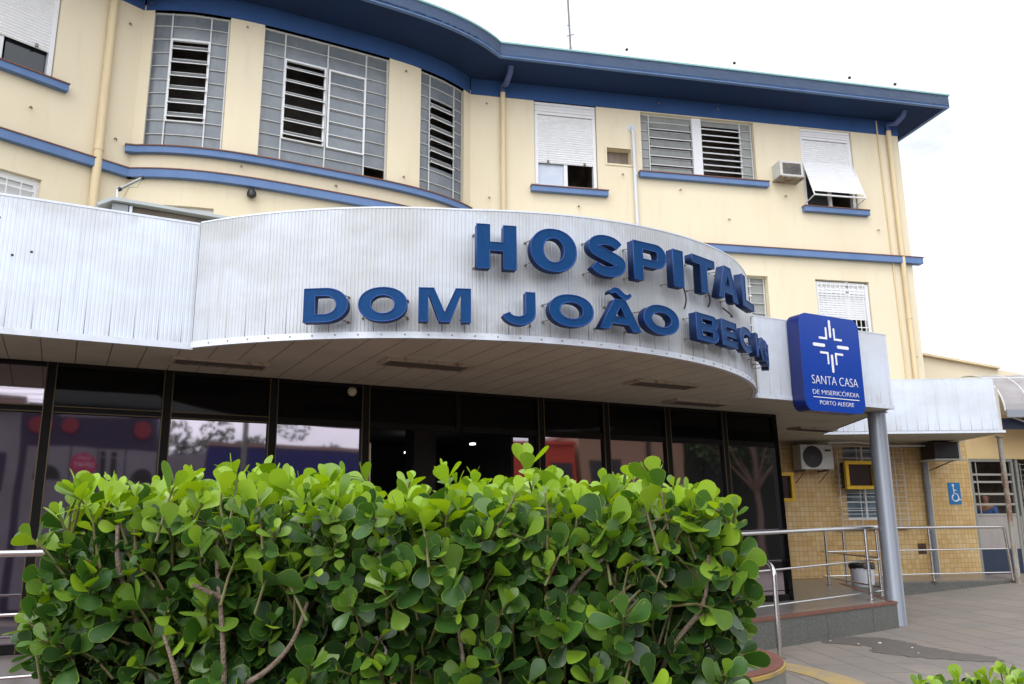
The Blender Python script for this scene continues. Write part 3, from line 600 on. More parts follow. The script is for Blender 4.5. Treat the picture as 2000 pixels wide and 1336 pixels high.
# grime runs below the sill ends and pipes are part of the render (thin stains)
# ---------------------------------------------------------------- canopy
C = thing('entrance_canopy', 'white ribbed metal canopy with a round bulging front over the entrance', 'canopy', (0, 9, 3.09))
ZB = 3.09
def ribs(F, s0, s1, zf, name='fascia_cladding', pitch=.034, deg=False, par=C):
    k = (BR*math.pi/180) if deg else 1.
    L = abs(s1-s0)*k; n = int(L/pitch); mb = MB()
    prof = [(0, 0), (.62, 0), (.72, -.0032), (.9, -.0032)]
    seq = []
    for i in range(n):
        for q, o_ in prof: seq.append((s0+(s1-s0)*(i+q)/n, o_ if deg else o_*.45))
    seq.append((s1, 0))
    zs = [0, .35, .7, 1.]
    for s_, o_ in seq:
        zt = zf(s_)
        for q in zs: z = ZB+.05+(zt-ZB-.05)*q; mb.v.append(F(s_, o_, z)); mb.al.append(s_*k+7); mb.hi.append(z-ZB)
    m_ = len(zs)
    for i in range(len(seq)-1):
        for j in range(m_-1): mb.f.append((i*m_+j, (i+1)*m_+j, (i+1)*m_+j+1, i*m_+j+1))
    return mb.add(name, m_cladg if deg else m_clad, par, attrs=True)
ztl = lambda s: 4.31; ztb = lambda a: 4.295 if a < -18 else (4.295+(a+18)*.0037 if a < 30 else 4.475+(a-30)*.001); ztr = lambda s: 4.2
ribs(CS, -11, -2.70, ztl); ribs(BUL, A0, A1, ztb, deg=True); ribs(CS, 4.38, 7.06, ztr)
FARL = line_frame((5.90, 15.77), -2.0)
FL = 3.42
ribs(FARL, 0, FL-.12, lambda s: 4.12)
SIDE = lambda s, o, z: (5.585+(5.92-5.585)*s-.0+o*.99, 12.18+(15.77-12.18)*s-o*.09, z)
mb = MB(); mb.box(SIDE, 0, 1, -.05, 0, ZB, 4.2); mb.add('side_panel', m_trim, C)
# curved end of the far part
mb = MB(); K = 8; e = [(FL-.12+.12*math.sin(R(90*i/K)), .0-.12*(1-math.cos(R(90*i/K)))) for i in range(K+1)]
for i in range(K):
    mb.quad(FARL, [(e[i][0], e[i][1], ZB), (e[i+1][0], e[i+1][1], ZB), (e[i+1][0]-.10*(i+1)/K, e[i+1][1], 4.12), (e[i][0]-.10*i/K, e[i][1], 4.12)])
mb.quad(FARL, [(FL, -.12, ZB), (FL, -2.4, ZB), (FL-.1, -2.4, 4.12), (FL-.1, -.12, 4.12)]); mb.add('rounded_end', m_trim, C, smooth=True)
# bottom trim
for a_ in ((CS, -11, -2.69, -.03, .016, ZB-.006, ZB+.052), (BUL, A0, A1, -.03, .016, ZB-.006, ZB+.052, 60), (CS, 4.35, 7.07, -.03, .016, ZB-.006, ZB+.052), (FARL, -.01, FL, -.03, .016, ZB-.006, ZB+.04)): MB().box(*a_).add('bottom_trim', m_trim, C)
for a_ in ((CS, -11, -2.70, -.06, .004, 4.305, 4.325), (BUL, A0, A1, -.06, .004, 4.3, 4.315, 60, lambda a, z: ztb(a)+(z-4.3)), (CS, 4.38, 7.06, -.06, .004, 4.2, 4.215), (FARL, 0, FL-.2, -.06, .004, 4.12, 4.132)): MB().box(*a_).add('top_capping', m_trim, C)
mb = MB()
for k in range(1, 40):
    q = A0+(A1-A0)*k/40; mb.lathe(BUL(q, .016, ZB+.025), [(.008, 0), (.008, .004)], 6, Vector(BUL(q, 1, 0))-Vector(BUL(q, 0, 0)))
mb.add('trim_rivets', m_rust, C)
for s_, z_ in ((-4.06, 3.83), (-4.2, 3.78), (-4.33, 4.1)):
    mb = MB(); mb.lathe(CS(s_, -.001, z_), [(.012, 0), (.012, .003)], 8, Vector((vx, vy, 0))); mb.add('bolt_hole', m_black, C)
# soffit boards, running from front to wall, one sheet with open seams as real grooves
inner = [W2(-11, 6.30), W2(-2.69, 6.30)]+[BUL(A0+(A1-A0)*i/48, -.02, 0)[:2] for i in range(49)]+[W2(4.4, 6.31), W2(7.03, 6.31)]+[(5.90, 15.79), FARL(FL-.03, -.02, 0)[:2], FARL(FL-.03, -2.35, 0)[:2], RW(9.3, .0, 0)[:2], RW(5, 0, 0)[:2], W2(0, 1.6), W2(-11, 3.2)]
inner = [(p[0], p[1]) for p in inner]
mb = MB(); mb.prism(inner, ZB, 3.95); slab = mb.add('soffit', m_soff, C)
t_, n_, l_, b_ = nodes_of(m_soff)       # seams between boards
tcn = n_.new('ShaderNodeTexCoord'); mpn = n_.new('ShaderNodeMapping'); mpn.inputs['Rotation'].default_value = (0, 0, -AX); l_(tcn.outputs['Object'], mpn.inputs['Vector'])
sx = n_.new('ShaderNodeSeparateXYZ'); l_(mpn.outputs['Vector'], sx.inputs[0])
q1 = n_.new('ShaderNodeMath'); q1.operation = 'MULTIPLY'; q1.inputs[1].default_value = 1/.285; l_(sx.outputs['X'], q1.inputs[0])
q2 = n_.new('ShaderNodeMath'); q2.operation = 'FRACT'; l_(q1.outputs[0], q2.inputs[0]); q3 = n_.new('ShaderNodeMath'); q3.operation = 'LESS_THAN'; q3.inputs[1].default_value = .035; l_(q2.outputs[0], q3.inputs[0])
xx = n_.new('ShaderNodeMix'); xx.data_type = 'RGBA'; xx.inputs['B'].default_value = (.19, .165, .135, 1); src = b_.inputs['Base Color'].links[0].from_socket
l_(src, xx.inputs['A']); l_(q3.outputs[0], xx.inputs['Factor']); l_(xx.outputs['Result'], b_.inputs['Base Color'])
bn = n_.new('ShaderNodeBump'); bn.invert = True; bn.inputs['Distance'].default_value = .01; l_(q3.outputs[0], bn.inputs['Height']); l_(bn.outputs['Normal'], b_.inputs['Normal'])
# recessed strip lights in the soffit
m_fix = mat('rusty_white_fixture', (.42, .37, .30), .6, noise=[((1, 1, 1), 12, (.22, .1, .05), .55, .66, .9)]); m_fixd = mat('lamp_grid', (.19, .165, .14), .6)
for (x, y, rot) in ((-2.92, 8.12, 28.3), (-.88, 8.27, 28.3), (1.78, 9.64, 28.3), (2.52, 11.24, 28.3), (5.35, 14.75, 28.3)):
    F = line_frame((x, y), rot); mb = MB()
    for a in ((-.46, .46, .13, .165), (-.46, .46, -.165, -.13), (-.46, -.43, -.13, .13), (.43, .46, -.13, .13)): mb.box(F, a[0], a[1], a[2], a[3], ZB-.035, ZB+.001)
    o_ = mb.add('ceiling_light', m_fix, C); mb = MB()
    for k in range(30): q = -.42+.84*k/29; mb.box(F, q-.004, q+.004, -.13, .13, ZB-.034, ZB-.011)
    mb.box(F, -.43, .43, -.13, .13, ZB-.010, ZB-.002); mb.add('light_grid', m_fixd, o_)
mb = MB(); mb.box(LOC, 3.9, 5.7, 5.1, 5.12, 3.0, 3.07)
# hollow grey column
mb = MB(); mb.lathe((5.52, 12.50, 0), [(.135, -.02), (.135, .02), (.13, .03), (.13, 3.07), (.16, 3.075), (.16, 3.09)], 40)
tag(mb.add('round_column', m_col, smooth=True), 'tall round grey column under the canopy corner by the blue sign', 'column')
# ---------------------------------------------------------------- raised letters
def ell(cx, cy, rx, ry, a0, a1, n, p=2.):
    L = []
    for i in range(n+1):
        t = R(a0+(a1-a0)*i/n); c, s = math.cos(t), math.sin(t); L.append((cx+rx*math.copysign(abs(c)**(2/p), c), cy+ry*math.copysign(abs(s)**(2/p), s)))
    return L
def stroke(P, wd):
    P = [Vector(p) for p in P]; L, Rr = [], []; n = len(P)
    for i, p in enumerate(P):
        d = (P[min(i+1, n-1)]-P[max(i-1, 0)]).normalized(); nn = Vector((-d.y, d.x)); ww = wd(i/(n-1)) if callable(wd) else wd
        L.append(tuple(p+nn*ww/2)); Rr.append(tuple(p-nn*ww/2))
    return L+Rr[::-1]
def glyph(ch, w, h, sx, sy):
    """contours of a bold wide capital, w by h metres; sx stem width, sy bar height"""
    if ch == 'H': return [[(0, 0), (sx, 0), (sx, h*.41), (w-sx, h*.41), (w-sx, 0), (w, 0), (w, h), (w-sx, h), (w-sx, h*.6), (sx, h*.6), (sx, h), (0, h)]]
    if ch == 'O': return [ell(w/2, h/2, w/2, h/2, 0, 354, 59, 2.15), ell(w/2, h/2, w/2-sx*1.02, h/2-sy*1.02, 0, 350, 35, 2.1)]
    if ch == 'I': return [[(0, 0), (w, 0), (w, h), (0, h)]]
    if ch == 'T': return [[((w-sx)/2, 0), ((w+sx)/2, 0), ((w+sx)/2, h-sy), (w, h-sy), (w, h), (0, h), (0, h-sy), ((w-sx)/2, h-sy)]]
    if ch == 'L': return [[(0, 0), (w, 0), (w, sy), (sx, sy), (sx, h), (0, h)]]
    if ch == 'E': return [[(0, 0), (w, 0), (w, sy), (sx, sy), (sx, h*.5-sy*.45), (w*.93, h*.5-sy*.45), (w*.93, h*.5+sy*.45), (sx, h*.5+sy*.45), (sx, h-sy), (w*.98, h-sy), (w*.98, h), (0, h)]]
    if ch == 'P':
        r = h*.31; return [[(0, 0), (sx, 0), (sx, h-2*r), (w-r*1.1, h-2*r)]+ell(w-r*1.1, h-r, r*1.1, r, -90, 90, 18)[1:]+[(0, h)], [(sx, h-2*r+sy*.85), (w-r*1.1, h-2*r+sy*.85)]+ell(w-r*1.1, h-r, r*1.1-sx*.95, r-sy*.85, -90, 90, 14)[1:]+[(sx, h-sy*.85)]]
    if ch == 'D':
        rx = w*.52; return [[(0, 0)]+ell(w-rx, h/2, rx, h/2, -90, 90, 26)+[(0, h)], [(sx, sy)]+ell(w-rx, h/2, rx-sx, h/2-sy, -90, 90, 22)+[(sx, h-sy)]]
    if ch in 'BR':
        r1 = h*.265; r2 = h*.275; e1 = w-r1*1.15-.02*w; e2 = w-r2*1.15
        top = ell(e1, h-r1, r1*1.15, r1, -90, 90, 14)
        hole_t = [(sx, h-2*r1+sy*.72), (e1, h-2*r1+sy*.72)]+ell(e1, h-r1, r1*1.15-sx*.9, r1-sy*.72, -90, 90, 10)[1:]+[(sx, h-sy*.72)]
        if ch == 'B':
            bot = ell(e2, r2, r2*1.15, r2, -90, 70, 14); hole_b = [(sx, sy*.72), (e2, sy*.72)]+ell(e2, r2, r2*1.15-sx*.9, r2-sy*.72, -90, 90, 10)[1:]+[(sx, 2*r2-sy*.72)]
            return [[(0, 0)]+bot+top[2:]+[(0, h)], hole_b, hole_t]
        return [[(0, 0), (sx, 0), (sx, h*.36), (w*.45, h*.36), (w-sx*1.1, 0), (w, 0), (w*.76, h*.45)]+top[3:]+[(0, h)], hole_t]
    if ch == 'A': return [[(0, 0), (sx*1.02, 0), (w*.29, h*.2), (w*.71, h*.2), (w-sx*1.02, 0), (w, 0), (w*.5+sx*.62, h), (w*.5-sx*.62, h)], [(w*.37, h*.2+sy), (w*.63, h*.2+sy), (w*.5, h*.78)]]
    if ch == 'M': return [[(0, 0), (sx*.82, 0), (sx*.82, h*.86), (w*.5-sx*.46, 0), (w*.5+sx*.46, 0), (w-sx*.82, h*.86), (w-sx*.82, 0), (w, 0), (w, h), (w-sx*1.3, h), (w*.5, h*.27), (sx*1.3, h), (0, h)]]
    if ch == 'K': return [[(0, 0), (sx, 0), (sx, h*.3), (w*.38, h*.48), (w-sx*1.15, 0), (w, 0), (w*.58, h*.62), (w*.97, h), (w-sx*1.25, h), (sx, h*.5), (sx, h), (0, h)]]
    if ch == 'C': return [stroke(ell(w*.5, h/2, w*.5-sx/2, h/2-sy/2, 48, 312, 40, 2.1), lambda t: sy+(sx-sy)*math.sin(math.pi*t)**2*.8)]
    if ch == 'J':
        r = w*.42; pts = [(w-sx/2, h), (w-sx/2, h*.40)]+ell(w-sx/2-(w*.5-sx/2)*1.05, h*.36, (w*.5-sx/2)*1.05, h*.36-sy/2, 0, -168, 20)
        return [stroke(pts, lambda t: sx if t < .25 else sx+(sy-sx)*min(1, (t-.25)*2))]
    if ch == 'S':
        ax_, rt_, rb_ = w*.5-sx*.45, (h*.5-sy*.55)/2, (h*.5-sy*.45)/2
        cu_, cd_ = h-sy/2-rt_, sy/2+rb_
        up_ = ell(w*.49, cu_, ax_*.96, rt_, 18, 215, 24); dn_ = ell(w*.51, cd_, ax_, rb_, 35, -162, 24)
        P_ = up_+dn_
        for _ in range(3): P_ = [P_[0]]+[((P_[i-1][0]+2*P_[i][0]+P_[i+1][0])/4, (P_[i-1][1]+2*P_[i][1]+P_[i+1][1])/4) for i in range(1, len(P_)-1)]+[P_[-1]]
        return [stroke(P_, lambda t: sy*1.02+(sx-sy)*.75*math.exp(-((t-.5)/.22)**2))]
    if ch == '~':
        return [stroke([(w*i/20, h/2+h*.28*math.sin(2*math.pi*i/20)) for i in range(21)], lambda t: h*.22+h*.28*math.sin(math.pi*t))]
def curve_obj(cts, ext, bev=0., fill='BOTH', dim='2D'):
    cu = bpy.data.curves.new('c', 'CURVE'); cu.dimensions = dim
    if dim == '2D': cu.fill_mode = fill
    cu.extrude = ext; cu.bevel_depth = bev; cu.bevel_resolution = 1
    for c in cts:
        sp = cu.splines.new('POLY'); sp.points.add(len(c)-1); sp.use_cyclic_u = True
        for p, q in zip(sp.points, c): p.co = (q[0], q[1], 0, 1)
    o = bpy.data.objects.new('c', cu); COL.objects.link(o); return o
def tomesh(o):
    dg = bpy.context.evaluated_depsgraph_get(); me = bpy.data.meshes.new_from_object(o.evaluated_get(dg)); bpy.data.objects.remove(o); return me
def joinm(parts, name, m, par):
    """parts: (mesh, matrix); one object"""
    bm = bmesh.new()
    for me, mx_ in parts:
        me.transform(mx_); bm.from_mesh(me)
    me = bpy.data.meshes.new(name); bm.to_mesh(me); bm.free(); me.materials.append(m); o = bpy.data.objects.new(name, me); COL.objects.link(o); o.parent = par; return o
def letter(ch, word, ordn, a0, a1, z0, h, label, group):
    am = (a0+a1)/2; RL = BR+.19; w = R(a1-a0)*RL
    s_ = glyph('A' if ch == 'Ã' else ch, w, h, *( (.118, .082) if word == 'HOSPITAL' else (.098 if w > .3 else .085, .066)))
    parts = [(c, 0) for c in [s_]]
    cts = list(s_)
    q = R(am); base = BUL(am, 0, z0); t = thing('sign_letter', label, 'letter', base, group)
    # local frame: X along the tangent, Y up, Z outwards
    X = Vector((ux*math.cos(q)-vx*math.sin(q), uy*math.cos(q)-vy*math.sin(q), 0)); Z = Vector((ux*math.sin(q)+vx*math.cos(q), uy*math.sin(q)+vy*math.cos(q), 0)); Y = Vector((0, 0, 1))
    Mx = Matrix(((X.x, Y.x, Z.x, 0), (X.y, Y.y, Z.y, 0), (X.z, Y.z, Z.z, 0), (0, 0, 0, 1)))@Matrix.Translation((-w/2, 0, 0))
    extra = []
    if ch == 'Ã':
        tl = [[(p[0]+w*.27, p[1]+h*1.03) for p in glyph('~', w*.5, h*.36, 0, 0)[0]]]; cts = cts+tl
    body = tomesh(curve_obj(cts, .043)); joinm([(body, Mx@Matrix.Translation((0, 0, .137)))], 'letter_box', m_side, t)
    face = tomesh(curve_obj(cts, .0008)); joinm([(face, Mx@Matrix.Translation((0, 0, .1815)))], 'letter_face', m_let, t)
    rim = tomesh(curve_obj(cts, 0, .0065, dim='3D')); joinm([(rim, Mx@Matrix.Translation((0, 0, .182)))], 'letter_rim', m_rim, t)
    xs = {'I': [.3], 'T': [.45], 'H': [.1, .85], 'L': [.2], 'J': [.9], 'P': [.15], 'S': [.2, .8]}.get(ch, [.2, .8])
    for i, fx in enumerate(xs):
        for fz in (.12, .88):
            if ch in 'OC': fx_, fz_ = .5+(fx-.5)*1.3, .5+(fz-.5)*.7
            else: fx_, fz_ = fx, fz
            if ch in 'AÃ' and fz > .5: fx_ = .5+(fx-.5)*.2
            p = Mx@Vector((fx_*w+(-.035 if fx < .5 else .035), fz_*h, 0)); d = Z
            p2 = Mx@Vector((fx_*w, fz_*h, .12)); mb = MB(); mb.lathe(p-d*.01, [(.012, 0), (.013, .014), (.005, .02), (.005, .03)], 8, d); b0 = len(mb.v); mb.tube([p+d*.015, p2], .005, 8)
            me = bpy.data.meshes.new('stand_off'); me.from_pydata(mb.v, [], mb.f); me.materials.append(m_rust); o = bpy.data.objects.new('stand_off', me); COL.objects.link(o); o.parent = t
    return t
g1, g2, g3, g4 = 'raised letters of the word HOSPITAL', 'raised letters of the word DOM', 'raised letters of the word JOÃO', 'raised letters of the word BECKER'
row1 = [('H', -16.98, -12.52), ('O', -10.81, -5.25), ('S', -3.67, 1.4), ('P', 2.68, 7.93), ('I', 9.26, 11.1), ('T', 12.9, 17.9), ('A', 18.7, 24.38), ('L', 26.2, 31.03)]
for i, (ch, a, b) in enumerate(row1):
    am = (a+b)/2; z0 = 3.695+(am+15)*.0029; h = .41-(am+15)*.0012
    letter(ch, 'HOSPITAL', i, a, b, z0, h, 'big blue raised letter %s in the upper word HOSPITAL' % ch, g1)
row2 = [('D', 'DOM', -35.6, -30.8, 'blue raised letter D that starts the word DOM'), ('O', 'DOM', -29.6, -24.5, 'blue raised letter O in the middle of the word DOM'), ('M', 'DOM', -23.2, -17.65, 'blue raised letter M that ends the word DOM'),
        ('J', 'JOÃO', -14.1, -10.4, 'blue raised letter J that starts the word JOÃO'), ('O', 'JOÃO', -8.7, -3.27, 'blue raised letter O between J and Ã in JOÃO'), ('Ã', 'JOÃO', -2.4, 3.37, 'blue raised letter A with a tilde in JOÃO'), ('O', 'JOÃO', 3.9, 9.66, 'blue raised letter O that ends the word JOÃO'),
        ('B', 'BECKER', 13.1, 17.94, 'blue raised letter B that starts the word BECKER'), ('E', 'BECKER', 18.9, 23.2, 'blue raised letter E between B and C in BECKER'), ('C', 'BECKER', 24.2, 29.6, 'blue raised letter C of BECKER near the canopy side'), ('K', 'BECKER', 30.9, 36.2, 'blue raised letter K of BECKER seen nearly edge on'),
        ('E', 'BECKER', 37.3, 41.8, 'blue raised letter E between K and R in BECKER'), ('R', 'BECKER', 42.9, 48.0, 'blue raised letter R ending BECKER, turned away at the canopy side')]
for ch, wd, a, b, lab in row2:
    am = (a+b)/2; z0 = 3.195+max(0, (am+14))*.0026+(.02 if am > 40 else 0); h = .30-max(0, (am+14))*.0008
    letter(ch, wd, 0, a, b, z0, h, lab, {'DOM': g2, 'JOÃO': g3, 'BECKER': g4}[wd])
# loose cables between the letters
for k, (a, b, z, z2) in enumerate(((12.4, 13.6, 3.98, 3.62), (17.9, 19.4, 4.0, 3.72), (23.9, 26.6, 3.78, 3.72))):
    mb = MB(); P = [BUL(a+(b-a)*i/8, .02+.06*math.sin(math.pi*i/8), z+(z2-z)*i/8-.05*math.sin(math.pi*i/8)) for i in range(9)]; mb.tube(P, .008, 6)
    tag(mb.add('sign_cable', m_black), ['black cable looping down beside the stem of the letter T', 'black cable hanging between the letters T and A', 'black cable sagging under the letters A and L'][k], 'cable', 'cables behind the raised letters')

# ---------------------------------------------------------------- blue rounded sign box
SG = thing('blue_sign', 'royal blue rounded sign box with a white cross emblem on the canopy corner', 'sign', LOC(5.56, 6.45, 2.93))
def rrect(x0, x1, y0, y1, r, n=8): 
    return ell(x1-r, y1-r, r, r, 0, 90, n)+ell(x0+r, y1-r, r, r, 90, 180, n)+ell(x0+r, y0+r, r, r, 180, 270, n)+ell(x1-r, y0+r, r, r, 270, 360, n)
sgp = LOC(5.56, 6.45, 2.93)
SM = Matrix(((ux, 0, vx, 0), (uy, 0, vy, 0), (0, 1, 0, 0), (0, 0, 0, 1)))
def sgpart(cts, t0, t1, name, m, bev=0, par=SG):
    me = tomesh(curve_obj(cts, max((t1-t0)/2-bev, .0002), bev)); return joinm([(me, SM@Matrix.Translation((0, 0, (t0+t1)/2-6.45)))], name, m, par)
box_ = sgpart([rrect(-.575, .585, 0, 1.34, .13)], 6.35, 6.56, 'sign_box', m_signs); face = sgpart([rrect(-.578, .588, -.003, 1.343, .133)], 6.56, 6.576, 'sign_face', m_sign)
def bar(cx, cy, wx, wy): 
    r = min(wx, wy)*.48; return rrect(cx-wx/2, cx+wx/2, cy-wy/2, cy+wy/2, r, 4)
ey = .915; em = [bar(0, ey+.245, .040, .255), bar(0, ey-.245, .040, .255), bar(-.235, ey, .235, .046), bar(.235, ey, .235, .046)]
for sx_ in (-1, 1):
    for sy_ in (-1, 1):
        P = [(.064, .26), (.094, .26), (.094, .118), (.225, .118), (.225, .088), (.064, .088)]
        P = [(p[0]*sx_, ey+p[1]*sy_) for p in P]; em.append(P)
em2 = [[(x, y) for x, y in c] for c in em]
sgpart(em2, 6.577, 6.581, 'emblem', m_swhite, par=face)
def text(s, width, cap, cx, cy):
    cu = bpy.data.curves.new('t', 'FONT'); cu.body = s; cu.align_x = 'CENTER'; cu.size = 1; cu.extrude = .002; cu.offset = -.019
    o = bpy.data.objects.new('t', cu); COL.objects.link(o); me = tomesh(o)
    xs = [v.co.x for v in me.vertices]; ys = [v.co.y for v in me.vertices]; w0 = max(xs)-min(xs); mxx = (max(xs)+min(xs))/2
    me.transform(Matrix.Diagonal((width/w0, cap/.71, 1, 1))@Matrix.Translation((-mxx, 0, 0))); me.transform(Matrix.Translation((cx, cy, 0))); return me
for s_, wd, cap, cy in (('SANTA CASA', .90, .125, .365), ('DE MISERICÓRDIA', .90, .064, .225), ('PORTO ALEGRE', .66, .060, .085)):
    joinm([(text(s_, wd, cap, .02, cy), SM@Matrix.Translation((0, 0, 6.579-6.45)))], 'lettering', m_swhite, face)
sgpart([[(-.43, .180), (.47, .180), (.47, .190), (-.43, .190)]], 6.577, 6.581, 'white_rule', m_swhite, par=face)
mb = MB(); 
for q in (5.2, 5.9): mb.box(LOC, q, q+.05, 6.3, 6.37, 3.2, 4.1)
mb.add('mounting_bracket', m_rust, SG)

# ---------------------------------------------------------------- glass entrance front
G = thing('glass_entrance_front', 'dark tinted glass front with bronze frames under the canopy', 'glass front', GL(0, 0, PL))
ms = [-6.0, -4.92, -3.83, -2.75, -1.66, -.60, .585, 1.76, 2.78, 3.83, 4.88, 5.93]
ZH = 2.62
for i in range(len(ms)-1):
    a, b = ms[i], ms[i+1]; mb = MB()
    mb.quad(GL, [(a, -.01, ZH), (b, -.01, ZH), (b, -.01, 3.09), (a, -.01, 3.09)])
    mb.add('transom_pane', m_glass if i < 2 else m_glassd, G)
for i in range(len(ms)-1):
    a, b = ms[i], ms[i+1]
    if a in (-.60, .585): continue
    tl = random.uniform(-.002, .002); mb = MB(); mb.quad(GL, [(a, -.01+tl, PL), (b, -.01-tl, PL), (b, -.01-tl, ZH), (a, -.01+tl, ZH)]); mb.add('glass_pane', m_glass, G)
for q in ms[:-1]:
    if q == .585:
        mb = MB(); mb.box(GL, q-.03, q+.03, -.05, .03, ZH, 3.085); mb.add('mullion', m_frame, G); continue
    mb = MB(); mb.box(GL, q-.045, q+.045, -.06, .035, PL-.005, 3.085); o_ = mb.add('mullion', m_frame, G)
    mb = MB(); mb.box(GL, q-.048, q-.038, .035, .041, PL, 3.08); mb.box(GL, q+.038, q+.048, .035, .041, PL, 3.08); mb.add('bronze_bead', m_frameb, o_)
mb = MB()
for i in range(len(ms)-1): mb.box(GL, ms[i]+.05, ms[i+1]-.05, -.055, .03, ZH-.035, ZH+.035)
mb.box(GL, -6, 5.93, -.055, .028, 3.05, 3.088)
for i in range(len(ms)-1):
    if ms[i] not in (-.6, .585): mb.box(GL, ms[i]+.05, ms[i+1]-.05, -.055, .03, PL, PL+.08)
o_ = mb.add('transom_rail', m_frame, G); mb = MB()
for i in range(len(ms)-1):
    if ms[i+1] < -1: mb.box(GL, ms[i]+.05, ms[i+1]-.05, .03, .036, ZH+.026, ZH+.034); mb.box(GL, ms[i]+.05, ms[i+1]-.05, .03, .036, ZH-.034, ZH-.026)
mb.add('bronze_bead', m_frameb, o_)
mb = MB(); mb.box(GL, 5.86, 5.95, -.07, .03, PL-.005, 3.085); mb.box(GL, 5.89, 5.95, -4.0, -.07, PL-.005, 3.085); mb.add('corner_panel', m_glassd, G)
mb = MB(); mb.box(GL, 1.36, 1.40, -.12, -.08, PL, ZH-.04); mb.box(GL, 1.70, 1.74, -.12, -.08, PL, ZH-.04); dl = mb.add('sliding_door', m_frame, G); mb = MB(); mb.quad(GL, [(1.40, -.10, PL), (1.70, -.10, PL), (1.70, -.10, ZH-.04), (1.40, -.10, ZH-.04)]); mb.add('door_glass', m_glass, dl)
mb = MB(); mb.box(GL, -.55, -.50, -.12, -.06, PL, ZH-.2); mb.add('door_jamb', mat('light_metal_jamb', (.55, .5, .36), .35, .5), G)
# hall behind the open door
m_hall = mat('hall_paint', (.12, .115, .11), .8); mb = MB()
for pts in ([(-1.5, -6, PL), (3, -6, PL), (3, -6, 3.0), (-1.5, -6, 3.0)], [(-1.5, -.1, PL), (-1.5, -6, PL), (-1.5, -6, 3.0), (-1.5, -.1, 3.0)], [(3, -.1, PL), (3, -6, PL), (3, -6, 3.0), (3, -.1, 3.0)], [(-1.5, -.1, 2.95), (3, -.1, 2.95), (3, -6, 2.95), (-1.5, -6, 2.95)]): mb.quad(GL, pts)
h_ = mb.add('entrance_hall', m_hall, G); MB().box(GL, .9, 1.25, -2.6, -2.25, PL, 2.95).add('hall_pillar', m_hall, h_); MB().box(GL, -.2, .5, -4.6, -4.5, PL, 2.2).add('hall_screen', m_hall, h_)
mb = MB(); mb.box(GL, -.35, .0, -5.9, -5.86, PL, 2.3); mb.add('hall_cabinet', mat('grey_cabinet', (.06, .06, .065), .5), h_)
for q in ((.28, .5, -5.0, 2.75), (1.28, 1.5, -3.6, 2.62), (2.0, 2.06, -2.6, 2.7)): mb = MB(); mb.box(GL, q[0], q[1], q[2]-.05, q[2]+.05, q[3], q[3]+.03); mb.add('lit_tube', m_lamp, h_)
mb = MB(); mb.lathe(GL(-.78, .03, 3.0), [(.03, 0), (.05, .01), (.055, .04), (.04, .07), (.01, .08)], 16, Vector((vx, vy, -.3))); o_ = mb.add('round_alarm', mat('beige_plastic', (.42, .38, .28), .5), smooth=True); tag(o_, 'small round beige alarm fixed high on the dark glass frame', 'alarm')

# ---------------------------------------------------------------- railings
def bend(pts, r=.07, n=5):
    P = [Vector(p) for p in pts]; o_ = [P[0]]
    for i in range(1, len(P)-1):
        a = (P[i-1]-P[i]); b = (P[i+1]-P[i]); ra = min(r, a.length*.45, b.length*.45); A = P[i]+a.normalized()*ra; Bb = P[i]+b.normalized()*ra
        for k in range(n+1): t = k/n; o_.append((1-t)**2*A+2*t*(1-t)*P[i]+t*t*Bb)
    o_.append(P[-1]); return o_
def rail(name, label, tops, posts, lows, base, r=.027):
    t = thing(name, label, 'railing', base, 'stainless steel railings'); mb = MB(); mb.tube(bend(tops), r, 12); mb.add('top_rail', m_inox, t, smooth=True)
    for p0, p1 in lows: mb = MB(); mb.tube([p0, p1], .0135, 8); mb.add('lower_rail', m_inox, t, smooth=True)
    for x, y, z0, z1 in posts:
        mb = MB(); mb.tube([(x, y, z0), (x, y, z1)], .023, 10); o_ = mb.add('post', m_inox, t, smooth=True); mb = MB(); mb.lathe((x, y, z0), [(.055, 0), (.055, .008), (.03, .014)], 16); mb.add('base_plate', m_inox, o_)
    return t
a_ = (2.74, 10.42); b_ = (5.28, 12.56); ld = lambda q: (a_[0]+(b_[0]-a_[0])*q, a_[1]+(b_[1]-a_[1])*q)
rail('platform_railing', 'steel railing on the granite platform edge between hedge and grey column', [(*a_, PL), (*a_, 1.335), (*ld(.5), 1.36), (*ld(1.06), 1.385)], [(*ld(.955), PL, 1.36), (5.62, 13.15, PL, 1.34)], [((*a_, .87), (*ld(1.06), .92)), ((*a_, .45), (*ld(1.06), .47))], (*a_, PL))
rail('ramp_railing', 'long steel railing along the ramp in front of the tiled wall', [(6.10, 15.98, 1.335), (7.0, 16.12, 1.34), (9.5, 16.42, 1.335), (9.55, 16.42, PL-.02)], [(7.95, 16.25, PL-.01, 1.32), (6.22, 16.02, PL, 1.32), (5.66, 15.43, PL, 1.32)], [((5.72, 15.85, .92), (9.53, 16.42, .93)), ((5.72, 15.85, .48), (9.53, 16.42, .49)), ((5.72, 15.85, .92), (5.62, 13.15, .92)), ((5.72, 15.85, .48), (5.62, 13.15, .48))], (6.1, 16, PL))
rail('stair_handrail', 'steel handrail sloping down to one post beside the round step', [(2.70, 10.36, 1.27), (2.92, 9.72, 1.0), (2.93, 9.65, .93), (2.93, 9.65, 0)], [(2.93, 9.65, 0, .2)], [], (2.93, 9.65, 0))
L_ = lambda s, z: LOC(s, 6.95, z)
rail('left_platform_railing', 'steel railing left of the hedge in front of the dark glass', [L_(-9, 1.30), L_(-2.6, 1.30)], [(*L_(-3.42, 0)[:2], PL, 1.3), (*L_(-5.6, 0)[:2], PL, 1.3)], [(L_(-9, .86), L_(-2.6, .86)), (L_(-9, .42), L_(-2.6, .42))], L_(-3.5, PL))

